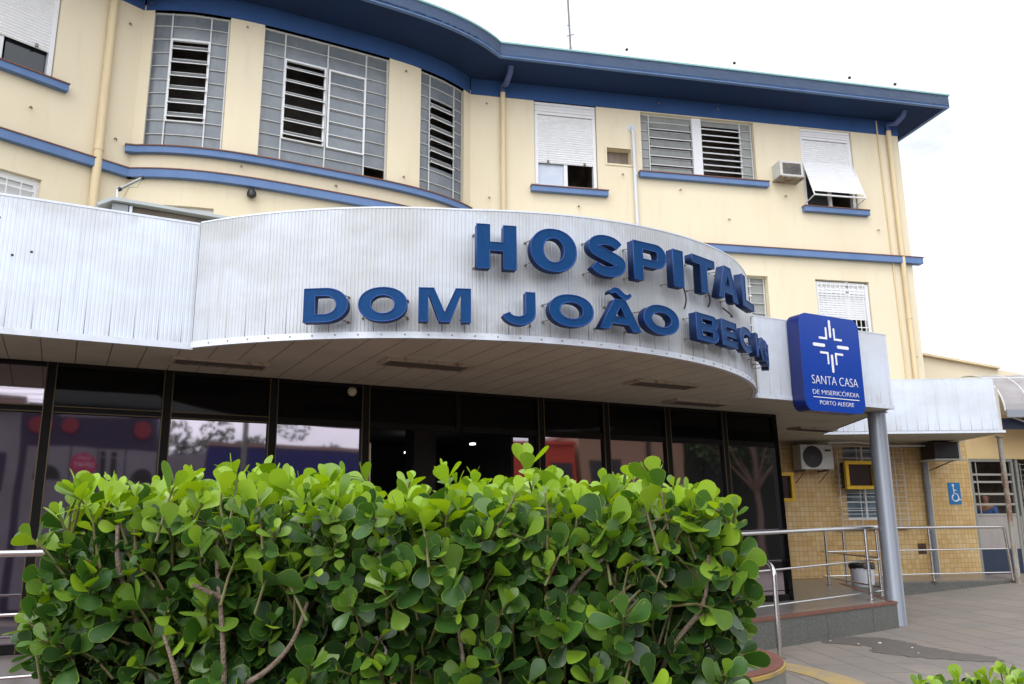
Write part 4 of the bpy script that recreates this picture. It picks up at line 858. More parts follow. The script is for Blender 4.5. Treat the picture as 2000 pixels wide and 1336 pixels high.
# ---------------------------------------------------------------- wall fittings near the ramp
def oriented(F): 
    return Vector(F(1, 0, 0))-Vector(F(0, 0, 0)), Vector(F(0, 1, 0))-Vector(F(0, 0, 0))
# window with light cage on the tiled wall
TW = thing('caged_window', 'louvred window behind a thin steel cage on the yellow tiled wall', 'window', RW(8.4, .1, 1.4))
mb = MB(); a, b, c, d = 7.95, 9.0, 1.5, 3.0
for q in (a+.02, 8.45, b-.02): mb.box(RW, q-.02, q+.02, -.14, -.08, c, d)
for z in [c+.18*i for i in range(1, 9)]: mb.box(RW, a, b, -.13, -.09, z-.008, z+.008)
mb.box(RW, a, b, -.14, -.07, c, c+.04); mb.add('window_frame', m_white, TW); panes(RW, [(a, b, c, d)], TW, mat('blue_grey_glass', (.10, .15, .19), .2, noise=[((1, 1, 1), 4, (.2, .28, .33), .45, .6, .8)]), -.15)
mb = MB()
for q in (7.68, 8.13, 8.57, 9.0, 9.2): mb.box(RW, q-.006, q+.006, .20, .212, 1.36, 3.0)
for k in range(15): z = 1.38+.115*k; mb.box(RW, 7.68, 9.2, .187, .197, z-.005, z+.005); mb.tube([RW(7.68, .19, z), RW(7.68, .0, z)], .005, 4); mb.tube([RW(9.2, .19, z), RW(9.2, .0, z)], .005, 4)
mb.add('cage', m_steel, TW)
mb = MB(); mb.box(RW, 7.6, 9.3, 0, .1, 1.30, 1.345); mb.add('sill', m_redtile, TW)
def frame_box(s0, s1, z0, z1, o0, o1, label):
    t = thing('yellow_framed_box', label, 'wall box', RW((s0+s1)/2, o0, z0), 'yellow framed boxes on the tiled wall'); ww = .075
    mb = MB()
    for q in ((s0, s1, z1-ww, z1), (s0, s1, z0, z0+ww), (s0, s0+ww, z0+ww, z1-ww), (s1-ww, s1, z0+ww, z1-ww)): mb.box(RW, q[0], q[1], o0, o1, q[2], q[3])
    mb.add('yellow_frame', m_yelbox, t, bevel=.008); mb = MB(); mb.box(RW, s0+.02, s1-.02, o0-.14, o0+.01, z0+.03, z1-.03); mb.add('dark_case', mat('dark_red_case', (.02, .01, .009), .25), t)
    return t
frame_box(7.72, 8.42, 2.10, 2.68, .32, .40, 'yellow framed box hung in front of the caged window'); frame_box(6.02, 6.56, 1.85, 2.44, .30, .38, 'yellow framed box half hidden by the corner of the dark glass')
def outdoor_ac(F, s0, s1, z0, z1, o0, o1, label):
    t = thing('outdoor_air_conditioner', label, 'air conditioner', F((s0+s1)/2, o0, z0), 'outdoor air conditioner units'); mb = MB(); mb.box(F, s0, s1, o0, o1, z0, z1); mb.add('casing', m_acw, t, bevel=.012)
    w = s1-s0; cx = s0+w*.36; r = min(w*.3, (z1-z0)*.44); cz = (z0+z1)/2; nrm = oriented(F)[1]; mb = MB()
    mb.lathe(F(cx, o1+.002, cz), [(r, 0), (r, .006), (r*.94, .008)], 32, nrm); fan = mb.add('fan_opening', m_black, t); mb = MB()
    for k in range(1, 6): 
        rr = r*k/6; P = [F(cx+rr*math.cos(R(q)), o1+.014, cz+rr*math.sin(R(q))) for q in range(0, 361, 20)]; mb.tube(P, .0025, 4, cap=False)
    for k in range(6): q = R(k*30); mb.tube([F(cx-r*math.cos(q), o1+.014, cz-r*math.sin(q)), F(cx+r*math.cos(q), o1+.014, cz+r*math.sin(q))], .002, 4)
    mb.lathe(F(cx, o1+.012, cz), [(r*.18, 0), (r*.18, .006)], 16, nrm); mb.add('fan_guard', mat('dark_guard', (.05, .05, .05), .5), fan)
    mb = MB(); mb.box(F, s0+w*.75, s0+w*.93, o1, o1+.004, z1-.14, z1-.1); mb.add('badge_plate', m_black, t)
    mb = MB(); mb.box(F, s0+.08, s0+.12, .0, o1-.02, z0-.04, z0-.001); mb.box(F, s1-.12, s1-.08, .0, o1-.02, z0-.04, z0-.001)
    mb.tube([F(s0+.1, .01, z0-.25), F(s0+.1, o1-.06, z0-.04)], .012, 6); mb.tube([F(s1-.1, .01, z0-.25), F(s1-.1, o1-.06, z0-.04)], .012, 6); mb.add('bracket', m_rust, t)
    return t
outdoor_ac(RW, 6.72, 7.45, 2.50, 3.0, .12, .42, 'pale outdoor air conditioner with round fan beside the caged window')
t = thing('window_air_conditioner', 'small grey box air conditioner set through the cream upper wall', 'air conditioner', RW(7.15, .1, 8.9))
mb = MB(); mb.box(RW, 6.84, 7.40, -.1, .34, 8.88, 9.24); mb.add('casing', m_acw, t, bevel=.01); mb = MB(); mb.box(RW, 6.90, 7.34, .34, .346, 8.93, 9.19); g_ = mb.add('grille', m_dark, t); mb = MB()
for k in range(9): mb.box(RW, 6.91, 7.33, .346, .352, 8.945+k*.027, 8.951+k*.027)
for k in range(14): q = random.uniform(6.93, 7.3); z = random.uniform(8.95, 9.16); mb.box(RW, q, q+random.uniform(.008, .03), .353, .358, z, z+random.uniform(.008, .02))
mb.add('grille_fins', mat('flaked_fins', (.12, .12, .12), .5, noise=[((1, 1, 1), 30, (.5, .5, .5), .55, .65, .9)]), g_); mb = MB(); mb.box(RW, 6.82, 7.42, -.1, .36, 8.855, 8.88); mb.add('drip_tray', m_rust, t)
# tiled side wall with accessibility sign, gate beyond
SWF = line_frame((9.085, 17.95), 19.0)
AN = thing('side_building', 'low cream side building with sloping parapet right of the hospital corner', 'building', (10.5, 18.5, 0))
wallmesh(SWF, 0, .92, .2, 3.12, [], 'tiled_wall', m_tile, parent=AN, attrs=True)
GW = line_frame((9.95, 18.25), 8.0)
wallmesh(GW, 0, 5.0, .2, 3.75, [(.02, 4.6, .2, 2.78)], 'gate_wall', m_wall2, parent=AN, dep=.3)
inside(GW, (.02, 4.6, .3, 2.78), AN, .3, 3.)
mb = MB(); mb.quad(WLD, [(9.0, 18.9, 2.9), (14.5, 19.6, 2.9), (14.5, 19.6, 4.45), (9.0, 18.9, 5.32)]); mb.quad(WLD, [(9.0, 18.9, 5.32), (14.5, 19.6, 4.45), (14, 26, 4.45), (9, 26, 5.32)]); mb.add('parapet_wall', m_wall, AN)
mb = MB()
P = [Vector((9.0, 18.9, 5.32)), Vector((11.45, 19.21, 4.93))]; d = Vector((0, -.12, 0)); mb.quad(WLD, [tuple(P[0]), tuple(P[1]), tuple(P[1]+d), tuple(P[0]+d)]); z_ = Vector((0, 0, .05)); mb.quad(WLD, [tuple(P[0]+d), tuple(P[1]+d), tuple(P[1]+d+z_), tuple(P[0]+d+z_)]); mb.quad(WLD, [tuple(P[0]+z_), tuple(P[1]+z_), tuple(P[1]+d+z_), tuple(P[0]+d+z_)]); mb.add('parapet_coping', m_pipe, AN)
# accessibility sign
ws = thing('accessibility_sign', 'blue sign with white wheelchair symbol on the yellow tiled wall', 'sign', SWF(.42, .02, 1.8)); mb = MB(); mb.box(SWF, .27, .60, .0, .012, 1.80, 2.26)
pl_ = mb.add('sign_plate', mat('sky_blue_plate', (.02, .17, .42), .4), ws); mb = MB(); q0 = lambda x, z: SWF(.27+.33*x, .016, 1.80+.46*z)
mb.lathe(q0(.40, .87), [(.030, -.002), (.030, .004)], 14, oriented(SWF)[1]); mb.tube([q0(.40, .80), q0(.42, .50), q0(.70, .46), q0(.80, .20), q0(.90, .22)], .015, 6); mb.tube([q0(.42, .66), q0(.62, .64)], .013, 6)
mb.tube([q0(.50+.27*math.cos(R(a)), .30+.155*math.sin(R(a))) for a in range(118, 390, 12)], .014, 6); mb.add('wheelchair_symbol', m_swhite, pl_)
# dark outdoor unit with its shelf
t = thing('dark_air_conditioner', 'dark outdoor air conditioner on a bracket near the wheelchair sign', 'air conditioner', (9.0, 17.2, 2.7)); FA = line_frame((8.70, 17.15), 6.0)
mb = MB(); mb.box(FA, 0, .52, -.5, 0, 2.72, 3.06); mb.add('casing', m_black, t, bevel=.01); mb = MB(); mb.box(FA, .52, .56, -.5, 0.01, 2.70, 3.07); mb.add('side_panel', m_acw, t); mb = MB(); mb.box(FA, -.02, .66, -.55, .03, 2.685, 2.71); mb.add('shelf', m_acw, t)
mb = MB(); mb.tube([FA(.42, -.05, 2.68), FA(.15, -.75, 2.45)], .014, 6); mb.tube([FA(.15, -.75, 2.46), FA(-.4, -.85, 2.46)], .012, 6); mb.add('bracket', m_rust, t)
# steel cable tray line under the canopy
mb = MB(); mb.tube([RW(7.3, .5, 3.03), RW(7.9, .5, 3.05), RW(8.8, .45, 2.99), RW(9.6, .4, 3.0), RW(9.9, .3, 3.02)], .018, 6); tag(mb.add('ceiling_cable', m_pvc, smooth=True), 'grey cable run along the wall top under the far canopy', 'cable')
# gate with bars
GT = thing('metal_gate', 'grey metal gate with barred opening and navy lower panel', 'gate', GW(.9, 0, .3))
m_gp = mat('beige_gate_panel', (.34, .31, .29), .6, noise=[((1, 1, .3), 5, (.26, .23, .21), .45, .7, .7)]); m_gn = mat('navy_gate_panel', (.022, .035, .065), .5, noise=[((1, 1, .3), 3, (.03, .045, .08), .4, .7, .7)])
mb = MB(); mb.box(GW, .05, 1.10, -.06, -.03, .86, 1.55); mb.box(GW, 1.12, 3.0, -.06, -.03, .86, 1.55); mb.add('upper_panel', m_gp, GT); mb = MB(); mb.box(GW, .05, 1.10, -.06, -.028, .30, .86); mb.box(GW, 1.12, 3.0, -.06, -.028, .30, .86); mb.add('lower_panel', m_gn, GT)
mb = MB()
m_gf = mat('pale_gate_frame', (.25, .25, .22), .6)
for q in (1.18, 3.0): MB().box(GW, q-.03, q+.03, -.07, -.01, .30, 2.78).add('gate_post', m_gf, GT)
for q in (.06, 1.06): mb.box(GW, q-.03, q+.03, -.07, -.01, .30, 2.78)
mb.box(GW, .09, 1.03, -.07, -.01, 2.72, 2.78); mb.add('gate_frame', mat('pale_gate_frame', (.25, .25, .22), .6), GT)
mb = MB()
for k, z in enumerate((2.44, 2.28, 2.02, 1.80, 1.58)): mb.box(GW, .09, 1.03, -.05, -.02, z-.022, z+.022)
mb.box(GW, .18, .2, -.02, -.008, 1.55, 2.7)
for q in (.78, .9): mb.box(GW, q, q+.02, -.02, -.008, 2.2, 2.48)
for k in range(9): z = 1.7+.12*k; mb.box(GW, 1.2, 1.6, -.05, -.035, z, z+.012)
for q in (1.26, 1.4, 1.52): mb.box(GW, q, q+.014, -.034, -.02, 1.55, 2.7)
mb.add('gate_bars', mat('dull_bars', (.33, .31, .27), .6), GT)
# rusty post carrying the far end of the canopy
mb = MB(); mb.lathe((9.62, 16.38, .28), [(.055, 0), (.055, .02), (.048, .03), (.048, 2.78), (.075, 2.79), (.075, 2.82)], 16); tag(mb.add('rusty_post', m_rust, smooth=True), 'thin rusty peeling post under the far end of the canopy', 'post')
# vaulted translucent roof
VR = thing('vaulted_roof', 'dirty translucent barrel vaulted roof at the right behind the canopy', 'roof', (11.5, 18, 3.6))
def vault(x, q): a = R(90*q); return (x, 17.40+1.5*(1-math.cos(a)), 3.72+.98*math.sin(a))
m_vault = mat('dirty_polycarbonate', (.33, .31, .31), .6, noise=[((1, 1, 1), 1.6, (.23, .20, .19), .45, .68, .8), ((1, 1, 1), 7, (.36, .33, .32), .5, .75, .6)])
mb = MB(); xs = [10.42, 10.95, 11.5, 12.4, 13.2, 14.0]
for i in range(len(xs)-1):
    for k in range(10): mb.f.append(tuple(range(len(mb.v), len(mb.v)+4))); mb.v += [vault(xs[i], k/10), vault(xs[i+1], k/10), vault(xs[i+1], (k+1)/10), vault(xs[i], (k+1)/10)]; mb.al += [0]*4; mb.hi += [0]*4
mb.add('vault_sheet', m_vault, VR, smooth=True)
mb = MB()
for x in xs: mb.tube([vault(x, k/10) for k in range(11)], .018, 6)
mb.tube([(10.42, *vault(0, .62)[1:]), (14, *vault(0, .62)[1:])], .02, 6); mb.add('vault_rib', m_steel, VR)
mb = MB(); mb.box(WLD, 10.42, 14, 17.34, 17.38, 3.58, 3.74); mb.add('gutter', m_col, VR); mb = MB(); mb.box(WLD, 10.2, 14, 17.7, 17.73, 3.36, 3.60); mb.add('dark_valance', mat('dark_blue_valance', (.02, .025, .06), .6), VR)
mb = MB(); mb.tube([(10.7, 17.6, 3.60), (11.3, 17.6, 3.36)], .02, 6); mb.tube([(11.7, 17.6, 3.60), (11.3, 17.6, 3.36)], .02, 6); mb.add('truss_bar', m_steel, VR)
# white bin
t = thing('waste_bin', 'white round bin lined with a black bag on the platform', 'bin', (6.12, 15.05, PL)); mb = MB(); mb.lathe((6.12, 15.05, PL-.005), [(.17, 0), (.185, .05), (.205, .36), (.215, .37), (.2, .37), (.19, .33)], 28); mb.add('bin_body', mat('white_plastic', (.6, .62, .66), .4), t, smooth=True)
mb = MB(); mb.lathe((6.12, 15.05, PL), [(.216, .31), (.222, .37), (.2, .40), (.12, .36), (.02, .34)], 28)
mb.v = [(x+random.uniform(-.008, .008), y+random.uniform(-.008, .008), z+random.uniform(-.018, .012)) for x, y, z in mb.v]; mb.add('bin_liner', m_black, t, smooth=True)

# ---------------------------------------------------------------- person behind the gate bars
def skin_person(loc):
    t = thing('person', 'person in a blue shirt standing behind the gate bars', 'person', loc)
    def skin(name, pts, edges, rad, m, sub=2):
        me = bpy.data.meshes.new(name); me.from_pydata(pts, edges, []); o = bpy.data.objects.new(name, me); COL.objects.link(o)
        o.modifiers.new('skin', 'SKIN'); lay = me.skin_vertices[0] if me.skin_vertices else None
        if lay is None:
            bm = bmesh.new(); bm.from_mesh(me); bm.verts.layers.skin.verify(); bm.to_mesh(me); bm.free(); lay = me.skin_vertices[0]
        for i, r_ in enumerate(rad): lay.data[i].radius = (r_, r_*.8) if isinstance(r_, float) else r_
        lay.data[0].use_root = True
        sb = o.modifiers.new('sub', 'SUBSURF'); sb.levels = sub; sb.render_levels = sub
        me2 = tomesh(o); me2.name = name; o2 = bpy.data.objects.new(name, me2); me2.materials.clear(); me2.materials.append(m); COL.objects.link(o2); o2.parent = t
        for p in me2.polygons: p.use_smooth = True
        return o2
    m_sk = mat('warm_skin', (.35, .17, .11), .55); m_sh = mat('blue_shirt', (.06, .12, .30), .8); m_tr = mat('dark_trousers', (.03, .03, .04), .8); m_hr = mat('dark_hair', (.02, .013, .01), .6)
    P = [(0, 0, .95), (0, 0, 1.15), (0, 0, 1.38), (0, 0, 1.47), (0, -.01, 1.55), (0, -.01, 1.68), (.18, 0, 1.40), (.24, -.02, 1.13), (.22, -.18, .95), (-.18, 0, 1.40), (-.24, -.02, 1.13), (-.22, -.18, .95), (.10, 0, .86), (.11, -.01, .48), (.11, .02, .06), (.11, -.14, .03), (-.10, 0, .86), (-.11, -.01, .48), (-.11, .02, .06), (-.11, -.14, .03)]
    Eg = [(0, 1), (1, 2), (2, 3), (3, 4), (4, 5), (2, 6), (6, 7), (7, 8), (2, 9), (9, 10), (10, 11), (0, 12), (12, 13), (13, 14), (14, 15), (0, 16), (16, 17), (17, 18), (18, 19)]
    skin('body', P, Eg, [.13, .12, .13, .055, .085, .075, .06, .042, .032, .06, .042, .032, .085, .058, .042, .035, .085, .058, .042, .035], m_sk)
    skin('shirt', [(0, 0, .92), (0, 0, 1.15), (0, 0, 1.39), (.19, 0, 1.39), (.24, -.02, 1.17), (-.19, 0, 1.39), (-.24, -.02, 1.17)], [(0, 1), (1, 2), (2, 3), (3, 4), (2, 5), (5, 6)], [.165, .15, .145, .078, .062, .078, .062], m_sh)
    skin('trousers', [(0, 0, .93), (.10, 0, .84), (.11, 0, .48), (.11, .02, .10), (-.10, 0, .84), (-.11, 0, .48), (-.11, .02, .10)], [(0, 1), (1, 2), (2, 3), (0, 4), (4, 5), (5, 6)], [.14, .10, .075, .062, .10, .075, .062], m_tr)
    skin('hair', [(0, .02, 1.66), (0, .03, 1.73)], [(0, 1)], [.088, .075], m_hr)
    for sgn in (1, -1):     # hands: palm with five fingers
        b = Vector((.22*sgn, -.18, .95)); pts = [tuple(b), tuple(b+Vector((0, -.06, -.03)))]; ed = [(0, 1)]; rd_ = [.024, .03]
        for k in range(4):
            x = (-.028+.019*k)*sgn; n0 = len(pts); L = (.07, .08, .075, .06)[k]
            pts += [tuple(b+Vector((x, -.09, -.05))), tuple(b+Vector((x, -.09-L*.5, -.07))), tuple(b+Vector((x, -.09-L*.7, -.10)))]; ed += [(1, n0), (n0, n0+1), (n0+1, n0+2)]; rd_ += [.010, .009, .008]
        n0 = len(pts); pts += [tuple(b+Vector((-.04*sgn, -.05, -.02))), tuple(b+Vector((-.055*sgn, -.085, -.03)))]; ed += [(0, n0), (n0, n0+1)]; rd_ += [.011, .009]
        skin('hand', pts, ed, rd_, m_sk, 1)
    m_ey = mat('eye', (.02, .015, .012), .2); mb = MB(); hx, hy, hz = 0, -.075, 1.615
    for sg in (-.03, .03): mb.lathe((sg, -.085, 1.63), [(.008, 0), (.010, .006), (.004, .012)], 10, (0, -1, 0))
    me = bpy.data.meshes.new('eyes'); me.from_pydata(mb.v, [], mb.f); me.materials.append(m_ey); o_ = bpy.data.objects.new('eyes', me); COL.objects.link(o_); o_.parent = t
    mb = MB(); mb.tube([(0, -.075, 1.625), (0, -.105, 1.585), (0, -.085, 1.575)], .010, 8); mb.tube([(-.025, -.083, 1.548), (0, -.092, 1.546), (.025, -.083, 1.548)], .006, 6)
    for sg in (-1, 1): mb.tube([(sg*.078, .0, 1.64), (sg*.09, .01, 1.615), (sg*.078, .0, 1.58)], .010, 6)
    me = bpy.data.meshes.new('face_features'); me.from_pydata(mb.v, [], mb.f); me.materials.append(m_sk); o_ = bpy.data.objects.new('face_features', me); COL.objects.link(o_); o_.parent = t
    for p in me.polygons: p.use_smooth = True
    t.rotation_euler = (0, 0, R(-55)); return t
skin_person((10.62, 18.95, .34))

# ---------------------------------------------------------------- things on the roofs
t = thing('roof_hatch', 'grey metal box with a long flat lid standing on the canopy roof', 'roof hatch', (-4.2, 8.4, 4.0))
HF0 = line_frame((-4.75, 8.1), 28.3)
HF = lambda s, o, z: HF0(s, o, z+(.075 if z > 4.3 else 0))
mb = MB(); mb.box(HF, .53, .69, -.6, 0, 3.9, 4.815); mb.add('box', mat('grey_sheet', (.34, .37, .39), .5), t)
mb = MB(); mb.v += [HF(s, o_, z) for o_ in (.06, -.66) for s, z in ((.40, 4.74), (.53, 4.825), (.66, 4.825), (2.2, 4.80), (2.2, 4.835), (.66, 4.86), (.52, 4.86), (.38, 4.77))]; mb.al = [0]*16; mb.hi = [0]*16
mb.f += [tuple(range(8)), tuple(range(15, 7, -1))]+[(i, (i+1) % 8, 8+(i+1) % 8, 8+i) for i in range(8)]; mb.add('lid', mat('grey_lid', (.42, .46, .47), .5), t)
mb = MB(); mb.v += [HF(s, o_, z) for o_ in (-.04, -.6) for s, z in ((.72, 4.0), (2.1, 4.0), (2.1, 4.795), (.72, 4.815))]; mb.al = [0]*8; mb.hi = [0]*8; mb.f += [(0, 1, 2, 3), (7, 6, 5, 4)]+[(i, (i+1) % 4, 4+(i+1) % 4, 4+i) for i in range(4)]; mb.add('dark_side', m_dark, t)
mb = MB(); mb.box(HF, .70, .73, -.035, -.0, 4.0, 4.81); mb.add('strut', m_trim, t)
t = thing('bracket_lamp', 'thin bracket arm with small lamp above the grey roof hatch', 'lamp', HF(.57, 0, 4.85)); mb = MB(); mb.tube([HF(.57, -.05, 4.85), HF(.57, -.05, 5.02)], .010, 8); mb.add('stem', m_trim, t)
mb = MB(); mb.tube([HF(.59, -.05, 5.0), HF(.80, -.05, 5.17)], .016, 8); mb.add('glass_tube', m_frost2, t, smooth=True)
for q in ((.585, 4.995), (.80, 5.17)): mb = MB(); mb.tube([HF(q[0]-.01, -.05, q[1]-.008), HF(q[0]+.015, -.05, q[1]+.012)], .024, 10); mb.add('end_cap', m_black, t)
mb = MB(); mb.tube([HF(.80, -.05, 5.15), HF(.76, -.05, 5.05), HF(.68, -.05, 5.04), HF(.62, -.05, 4.87)], .003, 5); mb.add('wire', m_rust, t)
t = thing('wall_lamp', 'small black bulkhead lamp under the string course of the bay', 'lamp', BAY(-1.26, .1, 7.0)); nb_ = Vector(BAY(-1.26, 1, 0))-Vector(BAY(-1.26, 0, 0))
mb = MB(); mb.lathe(BAY(-1.26, .1, 6.92), [(.03, 0), (.075, .03), (.08, .09), (.05, .15), (.02, .17)], 14); mb.add('shade', m_black, t, smooth=True); mb = MB(); mb.tube([BAY(-1.26, -.02, 7.06), BAY(-1.26, .1, 7.06)], .03, 8); mb.add('arm', m_black, t)
M_MAST = mat('grey_mast', (.16, .17, .18), .5)
t = thing('antenna_mast', 'thin grey antenna mast rising from the hospital roof', 'antenna', (1.48, 18.0, 10.9)); mb = MB(); mb.tube([(1.48, 18.0, 10.85), (1.47, 18.0, 12.7)], .03, 8); mb.tube([(1.47, 18, 12.7), (1.40, 18.0, 15.2)], .024, 8); mb.add('mast', M_MAST, t)
MB().tube([(1.38, 18, 13.0), (1.56, 18, 13.05)], .012, 6).add('crossbar', M_MAST, t); MB().tube([(1.40, 18, 13.3), (1.48, 18, 13.3)], .012, 6).add('crossbar', M_MAST, t)
t = thing('lightning_conductor', 'row of small dark knobs on thin pale stems above the roof edge', 'lightning conductor', (5, 17, 10.95))
for x, y, z in ((2.67, 17, 12.01), (5.10, 17.0, 11.65), (7.68, 17.0, 11.26), (8.69, 17.0, 11.09)):
    mb = MB(); mb.lathe((x, y, z-.03), [(.015, 0), (.035, .02), (.035, .045), (.015, .065)], 10); k_ = mb.add('knob', m_black, t, smooth=True); mb = MB(); mb.tube([(x, y, 10.9), (x, y, z-.03)], .004, 5); mb.add('stem', m_white, k_)

# ---------------------------------------------------------------- hedge
def leaf_template():
    st = [(0, .025), (.14, .06), (.30, .14), (.46, .235), (.62, .31), (.76, .345), (.88, .295), (.96, .18), (1., .05)]; cs = (-1, -.86, 0, .86, 1)
    V = []; rim = []
    for y, hw in st:
        for c in cs: V.append((c*hw, y, .10*(c*c)*hw-.10*y*y)); rim.append(1. if abs(c) == 1 or y >= .99 else (.82 if c else (.0)))
    F = []; n = len(cs)
    for i in range(len(st)-1):
        for j in range(n-1): F.append((i*n+j, i*n+j+1, (i+1)*n+j+1, (i+1)*n+j))
    return np.array(V), np.array(rim), np.array(F)
LV, LR_, LF = leaf_template()
def norm(a): return a/np.linalg.norm(a)
def foliage(name, roots, par, per=(4, 8), size=(.040, .078)):
    """roots: (tip position, direction, bright) rosettes of opposite leaves"""
    VV, RR, TT = [], [], []; cnt = 0; tw = MB()
    for p, d, br in roots:
        p = np.array(p, float); d = norm(np.array(d, float)); a = norm(np.cross(d, rng.normal(size=3))); b = np.cross(d, a); k = rng.integers(*per)
        Ls = rng.uniform(*size); ph = rng.uniform(0, 6.28)
        for i in range(k):
            lvl = i//2; ang = ph+(i % 2)*math.pi+lvl*(math.pi/2)+rng.normal(0, .25); open_ = R([24, 44, 66, 84][min(lvl, 3)])+rng.normal(0, .2)
            if br > .75: open_ *= .82
            rad = a*math.cos(ang)+b*math.sin(ang); y = norm(d*math.cos(open_)+rad*math.sin(open_)); x = norm(np.cross(y, d)+rng.normal(0, .12, 3)); x = norm(x-y*np.dot(x, y)); z = np.cross(x, y)
            s = Ls*[.70, 1., 1.04, .9][min(lvl, 3)]*rng.uniform(.8, 1.12); wd = rng.uniform(.72, 1.10); base = p-d*(.004+.016*lvl)
            cup = rng.uniform(-.5, 1.8)
            T = LV*np.array([s*wd, s, s*cup]); VV.append(base+T[:, :1]*x+T[:, 1:2]*y+T[:, 2:]*z); RR.append(LR_)
            tn = np.clip(br+rng.normal(0, .20)+(.12 if lvl == 0 else 0), 0, 1); TT.append(np.full(len(LV), tn)); cnt += 1
        q = p-d*.10+np.array([rng.normal(0, .012), rng.normal(0, .012), -.02]); tw.tube([tuple(q), tuple(p-d*.045), tuple(p)], .0032, 6, .0024)
    V = np.concatenate(VV); n = len(LV); F = np.concatenate([LF+i*n for i in range(cnt)]); off = np.array(world_of(par))
    me = bpy.data.meshes.new(name); me.vertices.add(len(V)); me.vertices.foreach_set('co', (V-off).astype(np.float32).ravel()); me.loops.add(F.size); me.loops.foreach_set('vertex_index', F.ravel().astype(np.int32))
    me.polygons.add(len(F)); me.polygons.foreach_set('loop_start', np.arange(0, F.size, 4, dtype=np.int32)); me.polygons.foreach_set('loop_total', np.full(len(F), 4, dtype=np.int32)); me.polygons.foreach_set('use_smooth', np.ones(len(F), dtype=bool))
    me.update(calc_edges=True); a_ = me.attributes.new('tone', 'FLOAT', 'POINT'); a_.data.foreach_set('value', np.concatenate(TT).astype(np.float32)); a_ = me.attributes.new('rim', 'FLOAT', 'POINT'); a_.data.foreach_set('value', np.concatenate(RR).astype(np.float32))
    me.materials.append(m_leaf); o_ = bpy.data.objects.new(name, me); COL.objects.link(o_); o_.parent = par; o_['kind'] = 'stuff'
    o2 = tw.add('twigs', m_twig, par); o2['kind'] = 'stuff'; return o_
def hedge_roots(x0, x1, y0, y1, z0, zt, dens, top_jit=.05, edge=.06):
    L = []
    def n_(area, k): return int(area*k)
    lump = lambda a, b: .02*max(0, min(1, (-.55-a)/.3))*(zt > 1.2)+.014*math.sin(a*9.1+1)+.014*math.sin(b*13.+a*5)+.012*math.sin(a*23)
    for layer, (dd, k) in enumerate(((0, 1.), (.05, 1.), (.11, .9), (.18, .7))):
        for _ in range(n_((x1-x0)*(zt-z0), dens*k)):         # front
            x = rng.uniform(x0, x1); z = zt-(zt-z0)*rng.uniform(0, 1)**1.15; L.append(((x, y0+dd+lump(x, z)+rng.uniform(-.03, .03), z-.01), (rng.normal(0, .45), -1+.0*rng.normal(), .75+rng.normal(0, .45)), max(.02, .44-.17*layer+.22*max(0, 1-(zt-z)/.12))))  # leaf tone carries painted shade by layer and extra light near the top
        for _ in range(n_((y1-y0)*(zt-z0), dens*k*.8)):       # ends
            for sg, xe in ((-1, x0), (1, x1)):
                y = rng.uniform(y0, y1); z = rng.uniform(z0, zt); L.append(((xe-sg*(dd)+lump(y, z)*1.6, y, z-.01), (sg*(.9+rng.normal(0, .2)), rng.normal(-.2, .45), .7+rng.normal(0, .4)), .46-.15*layer))  # deeper layers darker, shade put into the leaf tone
    for _ in range(n_((x1-x0)*(y1-y0), dens*1.5)):             # top
        x = rng.uniform(x0-.01, x1+.01); y = rng.uniform(y0, y1); h = zt+lump(x, y)+abs(rng.normal(0, top_jit))-.03; L.append(((x, y, h), (rng.normal(0, .35), rng.normal(-.1, .35), 1.), .88+rng.normal(0, .1)))  # high tone paints the backlit top into the leaf colour
    for _ in range(n_((x1-x0)*(y1-y0), dens*.8)):
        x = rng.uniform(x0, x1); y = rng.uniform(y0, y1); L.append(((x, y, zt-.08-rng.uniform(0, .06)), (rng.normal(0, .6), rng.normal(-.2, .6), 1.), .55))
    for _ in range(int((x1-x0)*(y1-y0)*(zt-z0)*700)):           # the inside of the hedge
        L.append(((rng.uniform(x0+.06, x1-.06), rng.uniform(y0+.10, y1-.05), rng.uniform(z0, zt-.08)), (rng.normal(0, .6), rng.normal(-.5, .5), .6), .06))  # darkest tone paints the inner shade into the leaf colour
    return L
HX0, HX1, HY0, HY1, HZ = -.99, .478, 1.78, 2.50, 1.550
H = thing('clipped_hedge', 'large clipped hedge of rounded glossy green leaves in the foreground', 'hedge', ((HX0+HX1)/2, 2.1, .4))
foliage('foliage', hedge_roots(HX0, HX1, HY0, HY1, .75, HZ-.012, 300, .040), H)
mb = MB()
br_ = [((-.62, 1.85, .9), (-.585, 1.74, 1.18), (-.60, 1.745, 1.30), (-.625, 1.76, 1.42), (-.63, 1.77, 1.50)), ((-.585, 1.75, 1.17), (-.51, 1.74, 1.20), (-.45, 1.74, 1.26), (-.43, 1.76, 1.34)), ((-.66, 1.8, 1.05), (-.69, 1.74, 1.22), (-.72, 1.75, 1.28)), ((-.60, 1.745, 1.35), (-.66, 1.73, 1.38)), ((.30, 1.85, 1.15), (.33, 1.78, 1.25), (.40, 1.76, 1.33), (.41, 1.76, 1.43)), ((.1, 1.82, 1.3), (.13, 1.78, 1.38), (.20, 1.77, 1.43)), ((-.15, 1.85, 1.0), (-.1, 1.76, 1.2), (-.13, 1.77, 1.36)), ((-.8, 1.8, 1.30), (-.83, 1.75, 1.42), (-.84, 1.76, 1.5))]
for P in br_: mb.tube(bend([(p[0], p[1]+.035, p[2]) for p in P], .05, 4), .0062, 8, .0038)
for _ in range(90):
    x = rng.uniform(HX0+.12, HX1-.15); y = rng.uniform(HY0+.12, HY1-.1); z = rng.uniform(.5, 1.0); dx = np.clip(rng.normal(0, .06), -.09, .09); mb.tube([(x, y, z-.2), (x+dx*.4, y-.03, z+.2), (x+dx, y-.08, min(HZ-.08, z+.52))], .009, 6, .004)
